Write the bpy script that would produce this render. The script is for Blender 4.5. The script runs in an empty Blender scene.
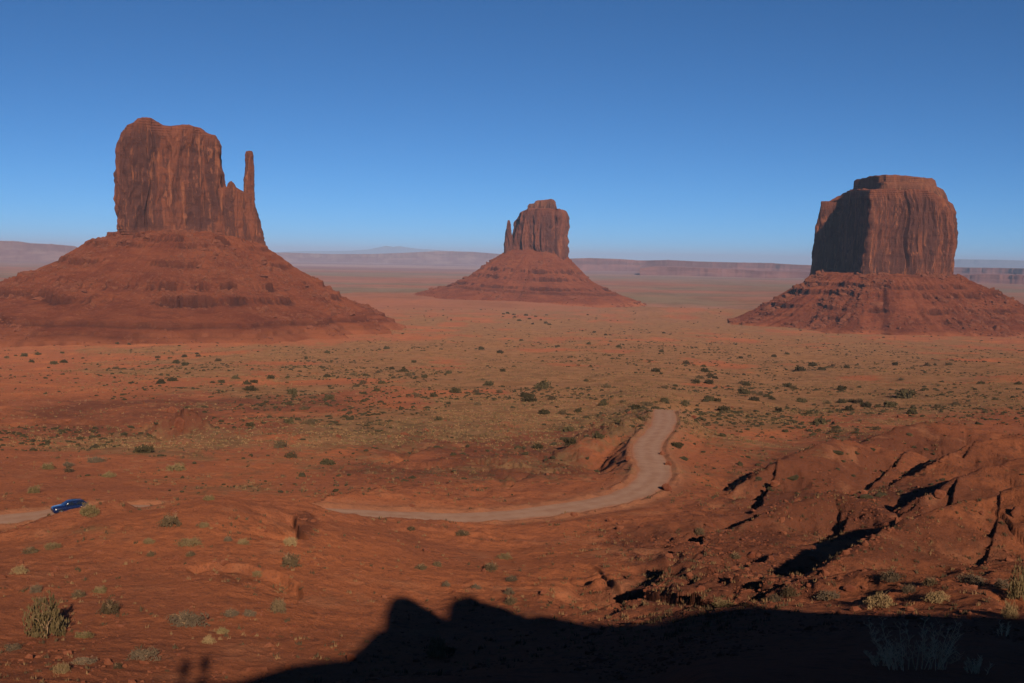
import bpy, math, random
import numpy as np
from mathutils import Matrix, Vector

# ------------------------------------------------------------------ camera, world, sun
C = bpy.context.scene
COL = C.collection
rad = math.radians
F = 1098.0; CX, CY = 512.0, 341.5
PITCH = rad(4.35); ROLL = rad(1.0)
cam = bpy.data.objects.new('camera', bpy.data.cameras.new('camera')); COL.objects.link(cam)
cam.data.sensor_width = 36; cam.data.lens = F/1024*36
cam.data.clip_start = 0.1; cam.data.clip_end = 200000
CM = Matrix.Rotation(math.pi/2-PITCH, 4, 'X') @ Matrix.Rotation(ROLL, 4, 'Z')
cam.matrix_world = CM
C.camera = cam
M3 = np.array(CM.to_3x3())

SUN_EL = rad(22); SUN_AZ = rad(14)      # sun behind the camera, 14 degrees to its right
S = np.array([math.sin(SUN_AZ)*math.cos(SUN_EL), -math.cos(SUN_AZ)*math.cos(SUN_EL), math.sin(SUN_EL)])
w = bpy.data.worlds.new('World'); C.world = w; w.use_nodes = True
nt = w.node_tree; bg = nt.nodes['Background']
sky = nt.nodes.new('ShaderNodeTexSky'); sky.sky_type = 'NISHITA'; sky.sun_disc = False
sky.sun_elevation = SUN_EL
sky.sun_rotation = math.atan2(S[0], S[1])
sky.altitude = 1700; sky.air_density = 0.5; sky.dust_density = 0.0; sky.ozone_density = 4.0
tint = nt.nodes.new('ShaderNodeMix'); tint.data_type = 'RGBA'; tint.blend_type = 'MULTIPLY'; tint.inputs[0].default_value = 1
tint.inputs[7].default_value = (0.47, 0.91, 1.10, 1)
nt.links.new(sky.outputs[0], tint.inputs[6]); nt.links.new(tint.outputs[2], bg.inputs[0]); bg.inputs[1].default_value = 0.065
sl = bpy.data.lights.new('sun', 'SUN'); sl.energy = 5.0; sl.angle = rad(0.53); sl.color = (1.0, 0.80, 0.60)
so = bpy.data.objects.new('sun', sl); COL.objects.link(so)
so.rotation_euler = Vector(S).to_track_quat('Z', 'Y').to_euler()
C.view_settings.view_transform = 'Standard'; C.view_settings.look = 'None'
C.view_settings.exposure = 0.2; C.view_settings.gamma = 1
C.render.engine = 'CYCLES'
C.cycles.max_bounces = 5; C.cycles.diffuse_bounces = 1; C.cycles.volume_bounces = 0

HAZE_DENSITY = 3.6e-5

# ------------------------------------------------------------------ maths helpers
rng = np.random.default_rng(7); random.seed(7)

def ray(u, v):
    u = np.asarray(u, float); v = np.asarray(v, float)
    d = np.stack([(u-CX)/F, (CY-v)/F, -np.ones_like(u+v)+0*u], -1) @ M3.T
    return d/np.linalg.norm(d, axis=-1, keepdims=True)
def project(p):
    q = np.asarray(p, float) @ M3
    z = -q[..., 2]; z = np.where(z > 0.01, z, 0.01)
    return CX+F*q[..., 0]/z, CY-F*q[..., 1]/z
def ray_at(u, v, D):
    d = ray(u, v); k = D/np.hypot(d[..., 0], d[..., 1])
    return d*np.asarray(k)[..., None]
def az_T(u, v):
    d = ray(u, v)
    return np.arctan2(d[..., 0], d[..., 1]), -d[..., 2]/np.hypot(d[..., 0], d[..., 1])

def _h(ix, iy, iz, seed):
    h = (ix.astype(np.int64)*73856093) ^ (iy.astype(np.int64)*19349663) ^ (iz.astype(np.int64)*83492791) ^ (seed*2654435761)
    h = (h ^ (h >> 13))*1274126177 & 0xffffffff
    h = (h ^ (h >> 16))*2246822519 & 0xffffffff
    h = h ^ (h >> 15)
    return (h & 0xffff)/65535.0*2-1
def noise2(x, y, seed=0):
    ix = np.floor(x); iy = np.floor(y); fx = x-ix; fy = y-iy
    sx = fx*fx*fx*(fx*(fx*6-15)+10); sy = fy*fy*fy*(fy*(fy*6-15)+10)
    ix = ix.astype(np.int64); iy = iy.astype(np.int64); z = np.zeros_like(ix)
    a = _h(ix, iy, z, seed); b = _h(ix+1, iy, z, seed); c = _h(ix, iy+1, z, seed); d = _h(ix+1, iy+1, z, seed)
    return (a+(b-a)*sx)*(1-sy)+(c+(d-c)*sx)*sy
def noise3(x, y, z, seed=0):
    iz = np.floor(z); fz = z-iz; sz = fz*fz*(3-2*fz); iz = iz.astype(np.int64)
    ix = np.floor(x); iy = np.floor(y); fx = x-ix; fy = y-iy
    sx = fx*fx*(3-2*fx); sy = fy*fy*(3-2*fy); ix = ix.astype(np.int64); iy = iy.astype(np.int64)
    def lay(k):
        a = _h(ix, iy, k, seed); b = _h(ix+1, iy, k, seed); c = _h(ix, iy+1, k, seed); d = _h(ix+1, iy+1, k, seed)
        return (a+(b-a)*sx)*(1-sy)+(c+(d-c)*sx)*sy
    return lay(iz)*(1-sz)+lay(iz+1)*sz
def fbm2(x, y, octs, seed=0, g=0.5):
    s = 0; a = 1; t = 0; r = 0.6
    for k in range(octs):
        s = s+a*noise2(x, y, seed+k); t += a; a *= g
        x, y = (x*math.cos(r)-y*math.sin(r))*2.03, (x*math.sin(r)+y*math.cos(r))*2.03
    return s/t
def ridged2(x, y, octs, seed=0, g=0.5):
    s = 0; a = 1; t = 0; r = 0.6
    for k in range(octs):
        s = s+a*(1-2*np.abs(noise2(x, y, seed+k))); t += a; a *= g
        x, y = (x*math.cos(r)-y*math.sin(r))*2.07, (x*math.sin(r)+y*math.cos(r))*2.07
    return s/t
def sstep(a, b, x):
    t = np.clip((x-a)/(b-a), 0, 1); return t*t*(3-2*t)
def smax(a, b, k):
    h = np.clip(0.5+0.5*(a-b)/k, 0, 1); return b+(a-b)*h+k*h*(1-h)
def polydist(x, y, P):
    """distance to a polyline, arc parameter, side sign"""
    best = np.full(x.shape, 1e18); s = np.zeros(x.shape); side = np.ones(x.shape)
    for i in range(len(P)-1):
        ax, ay = P[i][:2]; bx, by = P[i+1][:2]; dx, dy = bx-ax, by-ay; L2 = dx*dx+dy*dy
        t = np.clip(((x-ax)*dx+(y-ay)*dy)/L2, 0, 1)
        ex = x-ax-t*dx; ey = y-ay-t*dy; d = ex*ex+ey*ey
        m = d < best
        best = np.where(m, d, best); s = np.where(m, i+t, s)
        side = np.where(m, np.sign(dx*ey-dy*ex), side)     # +1 = left of travel
    return np.sqrt(best), s, side
def gblur(a, sg, axis):
    n = int(3*sg)+1; k = np.exp(-0.5*(np.arange(-n, n+1)/sg)**2); k /= k.sum()
    p = [(0, 0)]*2; p[axis] = (n, n); q = np.pad(a, p, mode='edge')
    return np.apply_along_axis(lambda r: np.convolve(r, k, 'valid'), axis, q)

# ------------------------------------------------------------------ terrain: broad form
def zr(*a): return list(a)
FAR = [(1500, -99), (2000, -105), (3000, -108), (8000, -110), (80000, -112)]
NEARL = [(1.2, -1.65), (3, -2.3), (8, -5.5), (15, -10), (30, -15.5), (45, -19.8)]
NEARM = [(1.2, -1.65), (3, -2.3), (8, -4.6), (15, -7.6), (30, -12.4), (45, -17.6)]
NEARR = [(1.2, -1.65), (3, -2.2), (8, -4.0), (15, -6.2), (24, -9.0)]
MID = [(200, 468), (240, 446), (290, 424), (340, 407), (420, 391), (550, 374), (700, 362), (1050, 344)]
COLS = [
 (0,   NEARL, [(60,685),(75,640),(90,597),(105,560),(118,537),(127,528),(133,524),(137,520),(150,508),(170,490),(200,470),(260,440),(330,415),(450,392),(700,368),(1050,350)]),
 (60,  NEARL, [(60,685),(75,638),(90,594),(105,556),(116,530),(124,518),(130,517),(138,513),(150,505),(170,489),(200,470),(260,440),(330,415),(450,392),(700,368),(1050,349)]),
 (100, NEARL, [(60,685),(75,636),(90,591),(105,549),(115,521),(121,507),(126,503),(132,507),(139,509.5),(146,508),(155,501),(170,488),(200,469),(260,440),(330,413),(450,391),(700,367),(1050,348)]),
 (140, NEARL, [(60,686),(75,634),(90,588),(105,547),(116,520),(123,510),(128,507.5),(134,508),(140,508.5),(147,506),(156,500),(170,488),(200,469),(260,438),(330,411),(450,390),(700,366),(1050,347)]),
 (215, NEARL, [(60,690),(75,632),(90,585),(105,541),(117,507),(123,497),(128,497),(133,504),(140,511),(150,503),(165,489)]+MID),
 (300, NEARL, [(60,690),(75,633),(90,588),(105,548),(117,520),(124,510),(128,509),(133,512),(140,512),(150,504),(165,489)]+MID),
 (370, NEARM, [(60,682),(75,640),(90,600),(105,562),(116,537),(124,524),(131,519),(140,515),(150,505),(165,489)]+MID),
 (440, NEARM, [(60,678),(75,643),(90,607),(105,573),(118,548),(128,533),(136,524),(143,517),(152,507),(165,491)]+MID),
 (500, NEARM, [(60,666),(75,634),(90,604),(105,576),(120,551),(132,532),(143,516),(155,502),(170,487)]+MID),
 (600, NEARM, [(60,650),(75,625),(90,598),(105,573),(120,550),(135,527),(148,509),(156,499),(165,490)]+MID),
 (650, NEARM, [(60,642),(75,617),(90,593),(105,571),(120,550),(140,523),(160,498),(188,468),(220,446),(250,430),(290,410),(340,398),(420,387),(550,374),(700,362),(1050,345)]),
 (700, NEARR, [(45,662),(60,636),(75,611),(90,588),(105,567),(120,547),(140,522),(160,500),(188,475),(220,452),(260,432),(300,415),(340,404),(420,393),(550,378),(700,366),(1050,348)]),
 (800, NEARR, [(45,650),(60,629),(72,608),(84,592),(105,569),(120,549),(140,524),(160,503),(190,480),(220,461),(260,443),(300,428),(340,416),(420,402),(550,385),(700,372),(1050,353)]),
 (900, NEARR, [(45,645),(60,624),(70,610),(80,596),(92,584),(105,566),(120,545),(140,522),(160,503),(190,481),(220,461),(260,442),(300,428),(340,417),(420,402),(550,385),(700,372),(1050,354)]),
 (1000,NEARR, [(45,645),(60,625),(70,610),(80,595),(90,580),(105,556),(120,535),(140,512),(160,494),(190,473),(220,457),(260,440),(300,426),(340,416),(420,402),(550,386),(700,373),(1050,355)]),
]
LG = np.linspace(math.log(1.0), math.log(80000), 1700)
def prof(pts):     # pts (D,z) -> T on LG
    q = []
    for i in range(len(pts)):
        if i and pts[i-1][0] >= 700:
            for k in range(1, 14):
                t = k/14; D_ = pts[i-1][0]*(pts[i][0]/pts[i-1][0])**t; q.append((D_, pts[i-1][1]+(pts[i][1]-pts[i-1][1])*t))
        q.append(pts[i])
    D = np.array([p[0] for p in q]); T = np.array([-p[1]/p[0] for p in q])
    return np.interp(LG, np.log(D), T)
az_c, T_c = [], []
for u, near, pts in COLS:
    a, _ = az_T(u, 450.0)
    P = list(near)
    for D, v in pts:
        P.append((D, -float(az_T(u, float(v))[1])*D))
    P += FAR
    az_c.append(float(a)); T_c.append(prof(P))
flat = prof([(1, -1.6), (30, -1.4), (300, -3), (1200, -60), (3000, -108), (80000, -112)])
az_c = [-math.pi, rad(-95), rad(-45)]+az_c+[rad(45), rad(95), math.pi]
T_c = [flat, flat, T_c[0]]+T_c+[T_c[-1], flat, flat]
AZ = np.linspace(-math.pi, math.pi, 3601)
T_c = np.array(T_c); TG = np.empty((3601, len(LG)))
for j in range(len(LG)): TG[:, j] = np.interp(AZ, az_c, T_c[:, j])
core = slice(1100, 2500)
TG = gblur(TG, 9, 0)
TG = gblur(TG, 2.5, 1)

def base_H(x, y):
    r = np.hypot(x, y); r = np.maximum(r, 1.001); a = np.arctan2(x, y)
    fa = (a+math.pi)/(2*math.pi)*3600; fl = np.clip((np.log(r)-LG[0])/(LG[1]-LG[0]), 0, len(LG)-1.001)
    ia = np.clip(fa.astype(int), 0, 3599); il = fl.astype(int); ta = fa-ia; tl = fl-il
    T = (TG[ia, il]*(1-tl)+TG[ia, il+1]*tl)*(1-ta)+(TG[ia+1, il]*(1-tl)+TG[ia+1, il+1]*tl)*ta
    return -T*r

# road centre line: picture guide -> world
ROAD_PX = [(-260,545,131),(-120,533,133),(0,520,137),(60,513.5,138.5),(100,510,139.5),(180,510,140),(260,512,140),(330,513,140.5),(400,516,142),(450,518,143),(500,516,144.5),(545,511.5,148.5),(580,506,153),(610,500.5,158.5),(634,493,165),(648,484,173),(654.5,475,181),(654,466,190),(649.5,458,198),(647,450,208),(649.5,442,219),(656,435,230),(662.5,426,247),(665,418,266),(664,411.5,287),(667,410,294),(674,411,302),(686,413,314),(702,413.5,328)]
rp = np.array([ray_at(u, v, D) for u, v, D in ROAD_PX])
def smooth_path(P, n=14):
    P = np.asarray(P, float); Q = np.vstack([2*P[0]-P[1], P, 2*P[-1]-P[-2]]); out = []
    for i in range(1, len(Q)-2):
        for k in range(n):
            t = k/n; a, b, c, d = Q[i-1], Q[i], Q[i+1], Q[i+2]
            out.append(0.5*((2*b)+(c-a)*t+(2*a-5*b+4*c-d)*t*t+(3*b-a-3*c+d)*t**3))
    out.append(Q[-2]); return np.array(out)
road = smooth_path(rp, 6)
for _ in range(2): road[1:-1] = road[1:-1]*0.5+(road[:-2]+road[2:])*0.25
ROAD_HW = 2.85

# ridges: crest points (u, v, D), near slope, far slope
RIDGES = [
 ([(60,514.5,121),(84,507,122),(100,502,123),(118,504,124),(130,508.5,125)], .12, .4),
 ([(160,506,124),(185,499,125),(215,495,125),(245,499,125),(265,503,126),(300,504,126),(340,507.5,127),(372,515,128),(400,524,130)], .12, .4),
 ([(742,482,172),(775,462,178),(806,449,186),(834,439,194),(866,441,199),(898,447,200),(950,455,200)], .30, .75),
 ([(872,437,225),(905,427,232),(930,421,236),(965,424,240),(1010,434,236),(1060,440,230)], .30, .7),
 ([(705,545,128),(745,524,131),(790,503,137),(841,488,143),(868,494,141),(897,503,136),(915,514,130)], .30, .75),
 ([(835,562,92),(862,545,97),(897,527,103),(930,512,108),(966,499,112),(1010,490,114),(1080,478,118)], .32, .8),
 ([(925,493,150),(955,480,156),(985,468,162),(1024,460,165),(1090,452,165)], .30, .75),
 ([(950,452,190),(975,441,195),(1024,436,200),(1090,430,200)], .28, .8),
 ([(893,573,79),(930,581,76),(965,593,71),(1006,607,66.5),(1050,620,63)], .30, .9),
 ([(560,521,146),(575,508,150),(600,509,149),(640,520,142)], .3, .6),
 ([(170,409,283),(182,407,280),(188,410,280)], .8, 1.2),
 ([(585,437,220),(612,425,232),(640,411,250),(650,408,256)], .4, .5),
]
RW = []
for pts, k1, k2 in RIDGES:
    RW.append((np.array([ray_at(u, v, D) for u, v, D in pts]), k1, k2))
# small scarps: drop on the left side of travel
SCARPS = [
 ([(186,561,96),(215,558,97),(250,561,96),(275,566,94),(292,574,91),(297,585,88),(292,600,84)], .6, 3, -1),
 ([(296,510,122),(298,522,117),(305,535,108),(312,541,106)], 1.3, 3.5, -1),
 ([(590,560,112),(640,590,92),(680,600,84),(720,585,90)], 1.0, 7, -1),
 ([(640,410,252),(629,432,222),(628,452,200),(634,466,188)], 1.6, 9, -1),
 ([(676,412,270),(668,430,240),(655,446,212),(668,462,192),(680,478,178),(668,492,166)], 1.9, 9, -1),
 ([(130,402,295),(180,412,283),(200,425,262)], 2.0, 14, -1),
 ([(380,450,214),(430,455,208),(480,448,214),(540,462,202),(600,470,192)], .7, 8, -1),
 ([(0,398,320),(80,404,312),(140,410,300)], 1.0, 8, -1),
]
SCARPS += [([(752,503,146),(762,488,158),(770,474,170),(778,461,181)], 1.5, 6, 1), ([(932,512,118),(940,498,130),(950,482,146),(958,470,158)], 1.5, 6, 1),
 ([(980,525,97),(993,508,106),(1004,490,120),(1014,476,134)], .4, 4, 1), ([(694,566,114),(702,550,122),(712,538,130),(724,526,137)], 1.7, 7, 1),
 ([(856,474,168),(872,462,178),(892,450,190),(915,440,205)], 1.3, 6, 1), ([(636,606,86),(650,590,92),(668,574,100),(692,558,110)], 1.5, 6, 1),
 ([(742,575,100),(760,560,107),(776,545,114)], 1.6, 6, 1), ([(960,450,188),(985,440,200),(1010,432,212)], 1.6, 7, 1), ([(395,452,210),(418,440,228),(440,432,242)], 1.6, 8, 1),
 ([(165,432,250),(178,420,268),(184,408,285)], 2.2, 6, 1), ([(505,490,165),(520,470,182),(545,455,200)], 1.2, 8, 1), ([(822,540,118),(838,520,126),(852,500,136)], 1.0, 5, 1)]
SW = [(np.array([ray_at(u, v, D) for u, v, D in p]), d, L, sg) for p, d, L, sg in SCARPS]

def blobs(u, v, L):
    s = 0
    for cu, cv, a, b, k in L: s = s+k*np.exp(-((u-cu)/a)**2-((v-cv)/b)**2)
    return s
ROCKB = [(900,490,170,60,.08),(625,415,24,9,.8),(420,460,300,50,.25),(200,420,200,25,.35),(530,455,70,22,1),(430,440,50,14,.6),(610,425,45,12,.9),(720,565,70,35,1),(690,600,60,22,.9),(640,540,60,20,.5),(760,478,40,20,.8),(830,520,60,12,.4),
         (885,525,50,14,.5),(700,510,40,16,.4),(960,462,60,14,.6),(1000,500,30,30,.35),(980,575,60,15,.5),(180,412,40,12,.7),(60,403,90,10,.4),(300,400,110,16,.4),(60,430,90,20,.35),(450,440,60,14,.5),
         (240,575,50,16,.35),(305,525,14,16,.7),(480,590,60,18,.3),(800,590,90,14,.5),(600,600,60,14,.3),(910,430,40,10,.7),(380,470,60,20,.35)]
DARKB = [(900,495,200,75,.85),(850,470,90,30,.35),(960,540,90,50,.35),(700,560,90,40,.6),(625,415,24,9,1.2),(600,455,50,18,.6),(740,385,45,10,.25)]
VEGB = [(640,322,330,13,.9),(250,352,200,8,.6),(450,440,480,60,.42),(560,368,240,38,.9),(800,388,200,34,.85),(480,385,140,22,.6),(760,395,60,20,.8),(130,370,220,18,.35),(300,375,150,22,.4),(640,390,120,18,.7),(850,355,200,18,.9),(560,335,120,12,.5),
        (170,450,120,14,.35),(80,530,60,10,.3),(480,540,60,12,.35),(250,490,120,8,.3),(950,390,90,25,.8),(350,430,70,12,.3),(560,530,70,10,.2)]

def masks(x, y, z):
    p = np.stack([x, y, z], -1); u, v = project(p)
    n = fbm2(x/22, y/22, 4, 40)
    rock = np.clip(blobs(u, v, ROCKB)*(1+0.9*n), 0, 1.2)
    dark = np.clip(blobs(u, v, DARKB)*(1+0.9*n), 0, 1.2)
    veg = np.clip(blobs(u, v, VEGB)*(1+1.5*fbm2(x/45, y/60, 4, 50)), 0, 1.2)
    fr = y > 1
    return rock*fr, veg*fr, dark*fr

def H(x, y, full=False):
    x = np.asarray(x, float); y = np.asarray(y, float)
    r = np.hypot(x, y)
    b = base_H(x, y)
    z = b
    z = z+0.9*fbm2(x/26, y/26, 3, 3)*sstep(50, 100, r)*(1-sstep(400, 1500, r)*0.0)
    near = (r < 450) & (y > 0)
    zz = z.copy()
    xn, yn, zn = x[near], y[near], z[near]
    wob = 2.6*fbm2(xn/9, yn/9, 3, 21)
    for P, k1, k2 in RW:
        d, s, side = polydist(xn+wob, yn+1.3*wob, P)
        ce = np.interp(s, np.arange(len(P)), P[:, 2])
        k = np.where(side > 0, k2, k1)          # lists run left to right: left of travel = far side
        gul = 0.5*np.abs(fbm2(xn/4, yn/4, 3, 31))*np.clip(d, 0, 5)*0.35
        t = ce-k*(np.sqrt(d*d+0.7)-0.8)-gul
        zn = zn-np.where(side > 0, 1, 0)*1.7*np.exp(-((d-6)/3.5)**2)*(k2 > .7)*sstep(0, .7, s)*(1-sstep(len(P)-1.7, len(P)-1, s))
        zn = smax(zn, t, 0.5)
    for P, dr, L, sg in SW:
        d, s, side = polydist(xn+0.35*wob, yn+0.35*wob, P)
        e = np.where(side*sg > 0, 1.0, 0.0)
        endw = sstep(0, .6, s)*(1-sstep(len(P)-1.6, len(P)-1, s))
        fl = 1+0.5*noise2(xn/1.7, yn/1.7, 77)+.5*noise2(xn/5, yn/5, 78)
        zn = zn-dr*fl*endw*e*sstep(-.1, .3, d)*np.exp(-(d/L)**2)
    zz[near] = zn; z = zz
    rock, veg, dark = masks(x, y, z)
    # terraced ledges and broken ground where the rock shows
    m = rock*(1-sstep(600, 900, r))
    q = (z+1.4*fbm2(x/14, y/14, 3, 9))/1.1
    fq = q-np.floor(q); ter = (np.floor(q)+sstep(.55, .9, fq)-q)*1.1
    z = z+m*0.6*ter+m*0.5*ridged2(x/5.5, y/5.5, 4, 12)+m*.3*ridged2(x/2.1, y/2.1, 2, 14)*(1-sstep(150, 300, r))
    # general relief
    z = z+.10*ridged2(x/1.9, y/1.9, 3, 16)*sstep(20, 60, r)*(1-sstep(140, 260, r))
    amp = 0.13+0.25*rock+0.25*sstep(150, 300, r)
    z = z+amp*fbm2(x/6, y/6, 4, 15)*sstep(3, 20, r)
    z = z-0.25*np.clip(ridged2(x/17+3, y/17, 3, 18)-.25, 0, 1)*sstep(70, 130, r)
    z = z+1.2*fbm2(x/70, y/70, 3, 60)*sstep(260, 500, r)+1.8*ridged2(x/130, y/90, 3, 61)*sstep(350, 900, r)
    z = z+4*fbm2(x/700, y/500, 3, 62)*sstep(1800, 4000, r)
    aa = np.arctan2(x, y)
    mz = np.exp(-((aa-rad(9.5))/rad(6.5))**4)
    z = z+mz*(11*np.exp(-((r-2230)/130)**2)-26*sstep(2300, 2480, r)*(1-sstep(2950, 3300, r)))  # swell and hollow shaped to hide the right butte's long cast shadow
    d2 = np.hypot(x-2900*math.sin(rad(1.0)), (y-2880))*(1+.12*fbm2(x/260, y/260, 3, 66)); z = z+9*(1-sstep(480, 600, d2))
    # cut the road bed
    nr = (r < 420) & (y > 60)
    if nr.any():
        d, s, side = polydist(x[nr], y[nr], road)
        rz = np.interp(s, np.arange(len(road)), road[:, 2])
        wgt = 1-sstep(ROAD_HW+0.3, ROAD_HW+7, d)
        zn = z[nr]; zn = zn*(1-wgt)+(rz-0.02)*wgt
        berm = 0.28*np.exp(-((d-ROAD_HW-1.0)/.6)**2)*(1+noise2(x[nr]/2, y[nr]/2, 88))
        zn = zn+berm-0.30*(1-sstep(ROAD_HW-.5, ROAD_HW-.1, d))
        z = z.copy(); z[nr] = zn
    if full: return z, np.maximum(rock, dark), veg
    return z

def hit(u, v, dmin=22, dmax=6000):
    """first meeting of the line of sight through (u,v) with the ground"""
    u = np.atleast_1d(np.asarray(u, float)); v = np.atleast_1d(np.asarray(v, float))
    d = ray(u, v); hd = np.hypot(d[:, 0], d[:, 1]); d = d/hd[:, None]
    R = dmin*np.exp(np.linspace(0, math.log(dmax/dmin), 700))
    lo = np.full(len(u), dmax, float); hi = lo.copy(); done = np.zeros(len(u), bool); prev = np.full(len(u), float(dmin))
    for k in range(0, 700, 20):
        rr = R[k:k+20]
        X = d[:, 0:1]*rr; Y = d[:, 1:2]*rr; Z = d[:, 2:3]*rr
        below = Z < H(X, Y)
        f = below.any(1) & ~done
        idx = below.argmax(1)
        hi[f] = rr[idx[f]]; pi = np.where(idx[f]+k > 0, R[np.maximum(idx[f]+k-1, 0)], dmin); lo[f] = pi
        done |= f
        if done.all(): break
    for _ in range(9):
        mid = (lo+hi)/2; b = d[:, 2]*mid < H(d[:, 0]*mid, d[:, 1]*mid)
        hi = np.where(b, mid, hi); lo = np.where(b, lo, mid)
    P = d*((lo+hi)/2)[:, None]; P[:, 2] = H(P[:, 0], P[:, 1])
    return P, done

# ------------------------------------------------------------------ object helpers
def tag(o, label=None, cat=None, group=None, kind=None):
    if label: o['label'] = label
    if cat: o['category'] = cat
    if group: o['group'] = group
    if kind: o['kind'] = kind
    return o
def mesh_np(name, V, Fq, mat=None, smooth=True, parent=None, attrs=None):
    """V (n,3); Fq (m,3) or (m,4) or a list of such arrays"""
    me = bpy.data.meshes.new(name); V = np.asarray(V, np.float32)
    Fs = Fq if isinstance(Fq, list) else [Fq]
    Fs = [np.asarray(f, np.int32) for f in Fs if len(f)]
    me.vertices.add(len(V)); me.vertices.foreach_set('co', V.ravel())
    nl = sum(f.size for f in Fs); npoly = sum(len(f) for f in Fs)
    me.loops.add(nl); me.loops.foreach_set('vertex_index', np.concatenate([f.ravel() for f in Fs]))
    me.polygons.add(npoly)
    tot = np.concatenate([np.full(len(f), f.shape[1], np.int32) for f in Fs])
    st = np.concatenate([[0], np.cumsum(tot)[:-1]]).astype(np.int32)
    me.polygons.foreach_set('loop_start', st); me.polygons.foreach_set('loop_total', tot)
    me.polygons.foreach_set('use_smooth', np.full(npoly, smooth))
    if attrs:
        for k, a in attrs.items():
            at = me.attributes.new(k, 'FLOAT', 'POINT'); at.data.foreach_set('value', np.asarray(a, np.float32))
    me.update(calc_edges=True)
    if mat: me.materials.append(mat)
    o = bpy.data.objects.new(name, me); COL.objects.link(o)
    if parent: o.parent = parent
    return o
def grid_faces(n, m, wrap=False):
    i = np.arange(n-1)[:, None]*m; mm = m if wrap else m-1
    j = np.arange(mm)[None, :]; j2 = (j+1) % m
    return np.stack([i+j, i+j2, i+m+j2, i+m+j], -1).reshape(-1, 4)
def empty(name, loc, rz=0):
    o = bpy.data.objects.new(name, None); COL.objects.link(o); o.location = loc; o.rotation_euler = (0, 0, rz); o.empty_display_size = .2
    return o

# ------------------------------------------------------------------ materials
class NT:
    def __init__(s, name, rough=0.9, spec=0.1, k=(1, 1, 1)):
        s.k = k
        s.m = bpy.data.materials.new(name); s.m.use_nodes = True; s.t = s.m.node_tree
        s.b = s.t.nodes['Principled BSDF']; s.b.inputs['Roughness'].default_value = rough
        s.b.inputs['Specular IOR Level'].default_value = spec
        s.b.inputs['Diffuse Roughness'].default_value = 1.0
    def n(s, t, **k):
        q = s.t.nodes.new('ShaderNode'+t)
        for a, b in k.items(): setattr(q, a, b)
        return q
    def l(s, a, b): s.t.links.new(a, b)
    def pos(s, sc=(1, 1, 1), obj=False):
        if obj: g = s.n('TexCoord').outputs['Object']
        else: g = s.n('NewGeometry').outputs['Position']
        m = s.n('VectorMath', operation='MULTIPLY'); s.l(g, m.inputs[0]); m.inputs[1].default_value = sc
        return m.outputs[0]
    def noise(s, vec, scale, detail=6, rough=.6, dist=0):
        q = s.n('TexNoise'); s.l(vec, q.inputs['Vector']); q.inputs['Scale'].default_value = scale
        q.inputs['Detail'].default_value = detail; q.inputs['Roughness'].default_value = rough; q.inputs['Distortion'].default_value = dist
        return q.outputs['Fac']
    def ramp(s, fac, a, b, interp='SMOOTHSTEP'):
        q = s.n('MapRange'); q.interpolation_type = interp; s.l(fac, q.inputs[0]); q.inputs[1].default_value = a; q.inputs[2].default_value = b
        return q.outputs[0]
    def mix(s, f, a, b, mode='MIX'):
        q = s.n('Mix', data_type='RGBA', blend_type=mode)
        if isinstance(f, (int, float)): q.inputs[0].default_value = f
        else: s.l(f, q.inputs[0])
        for i, c in ((6, a), (7, b)):
            if isinstance(c, tuple): q.inputs[i].default_value = (c[0]*s.k[0], c[1]*s.k[1], c[2]*s.k[2], 1)
            else: s.l(c, q.inputs[i])
        return q.outputs[2]
    def math(s, op, a, b=None):
        q = s.n('Math', operation=op)
        for i, c in ((0, a), (1, b)):
            if c is None: continue
            if isinstance(c, (int, float)): q.inputs[i].default_value = c
            else: s.l(c, q.inputs[i])
        return q.outputs[0]
    def attr(s, name):
        q = s.n('Attribute'); q.attribute_name = name; return q.outputs['Fac']
    def bump(s, h, strength, dist):
        q = s.n('Bump'); q.inputs['Strength'].default_value = strength; q.inputs['Distance'].default_value = dist
        s.l(h, q.inputs['Height']); s.l(q.outputs[0], s.b.inputs['Normal'])
    def col(s, c):
        if isinstance(c, tuple): s.b.inputs['Base Color'].default_value = (*c, 1)
        else: s.l(c, s.b.inputs['Base Color'])

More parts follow.
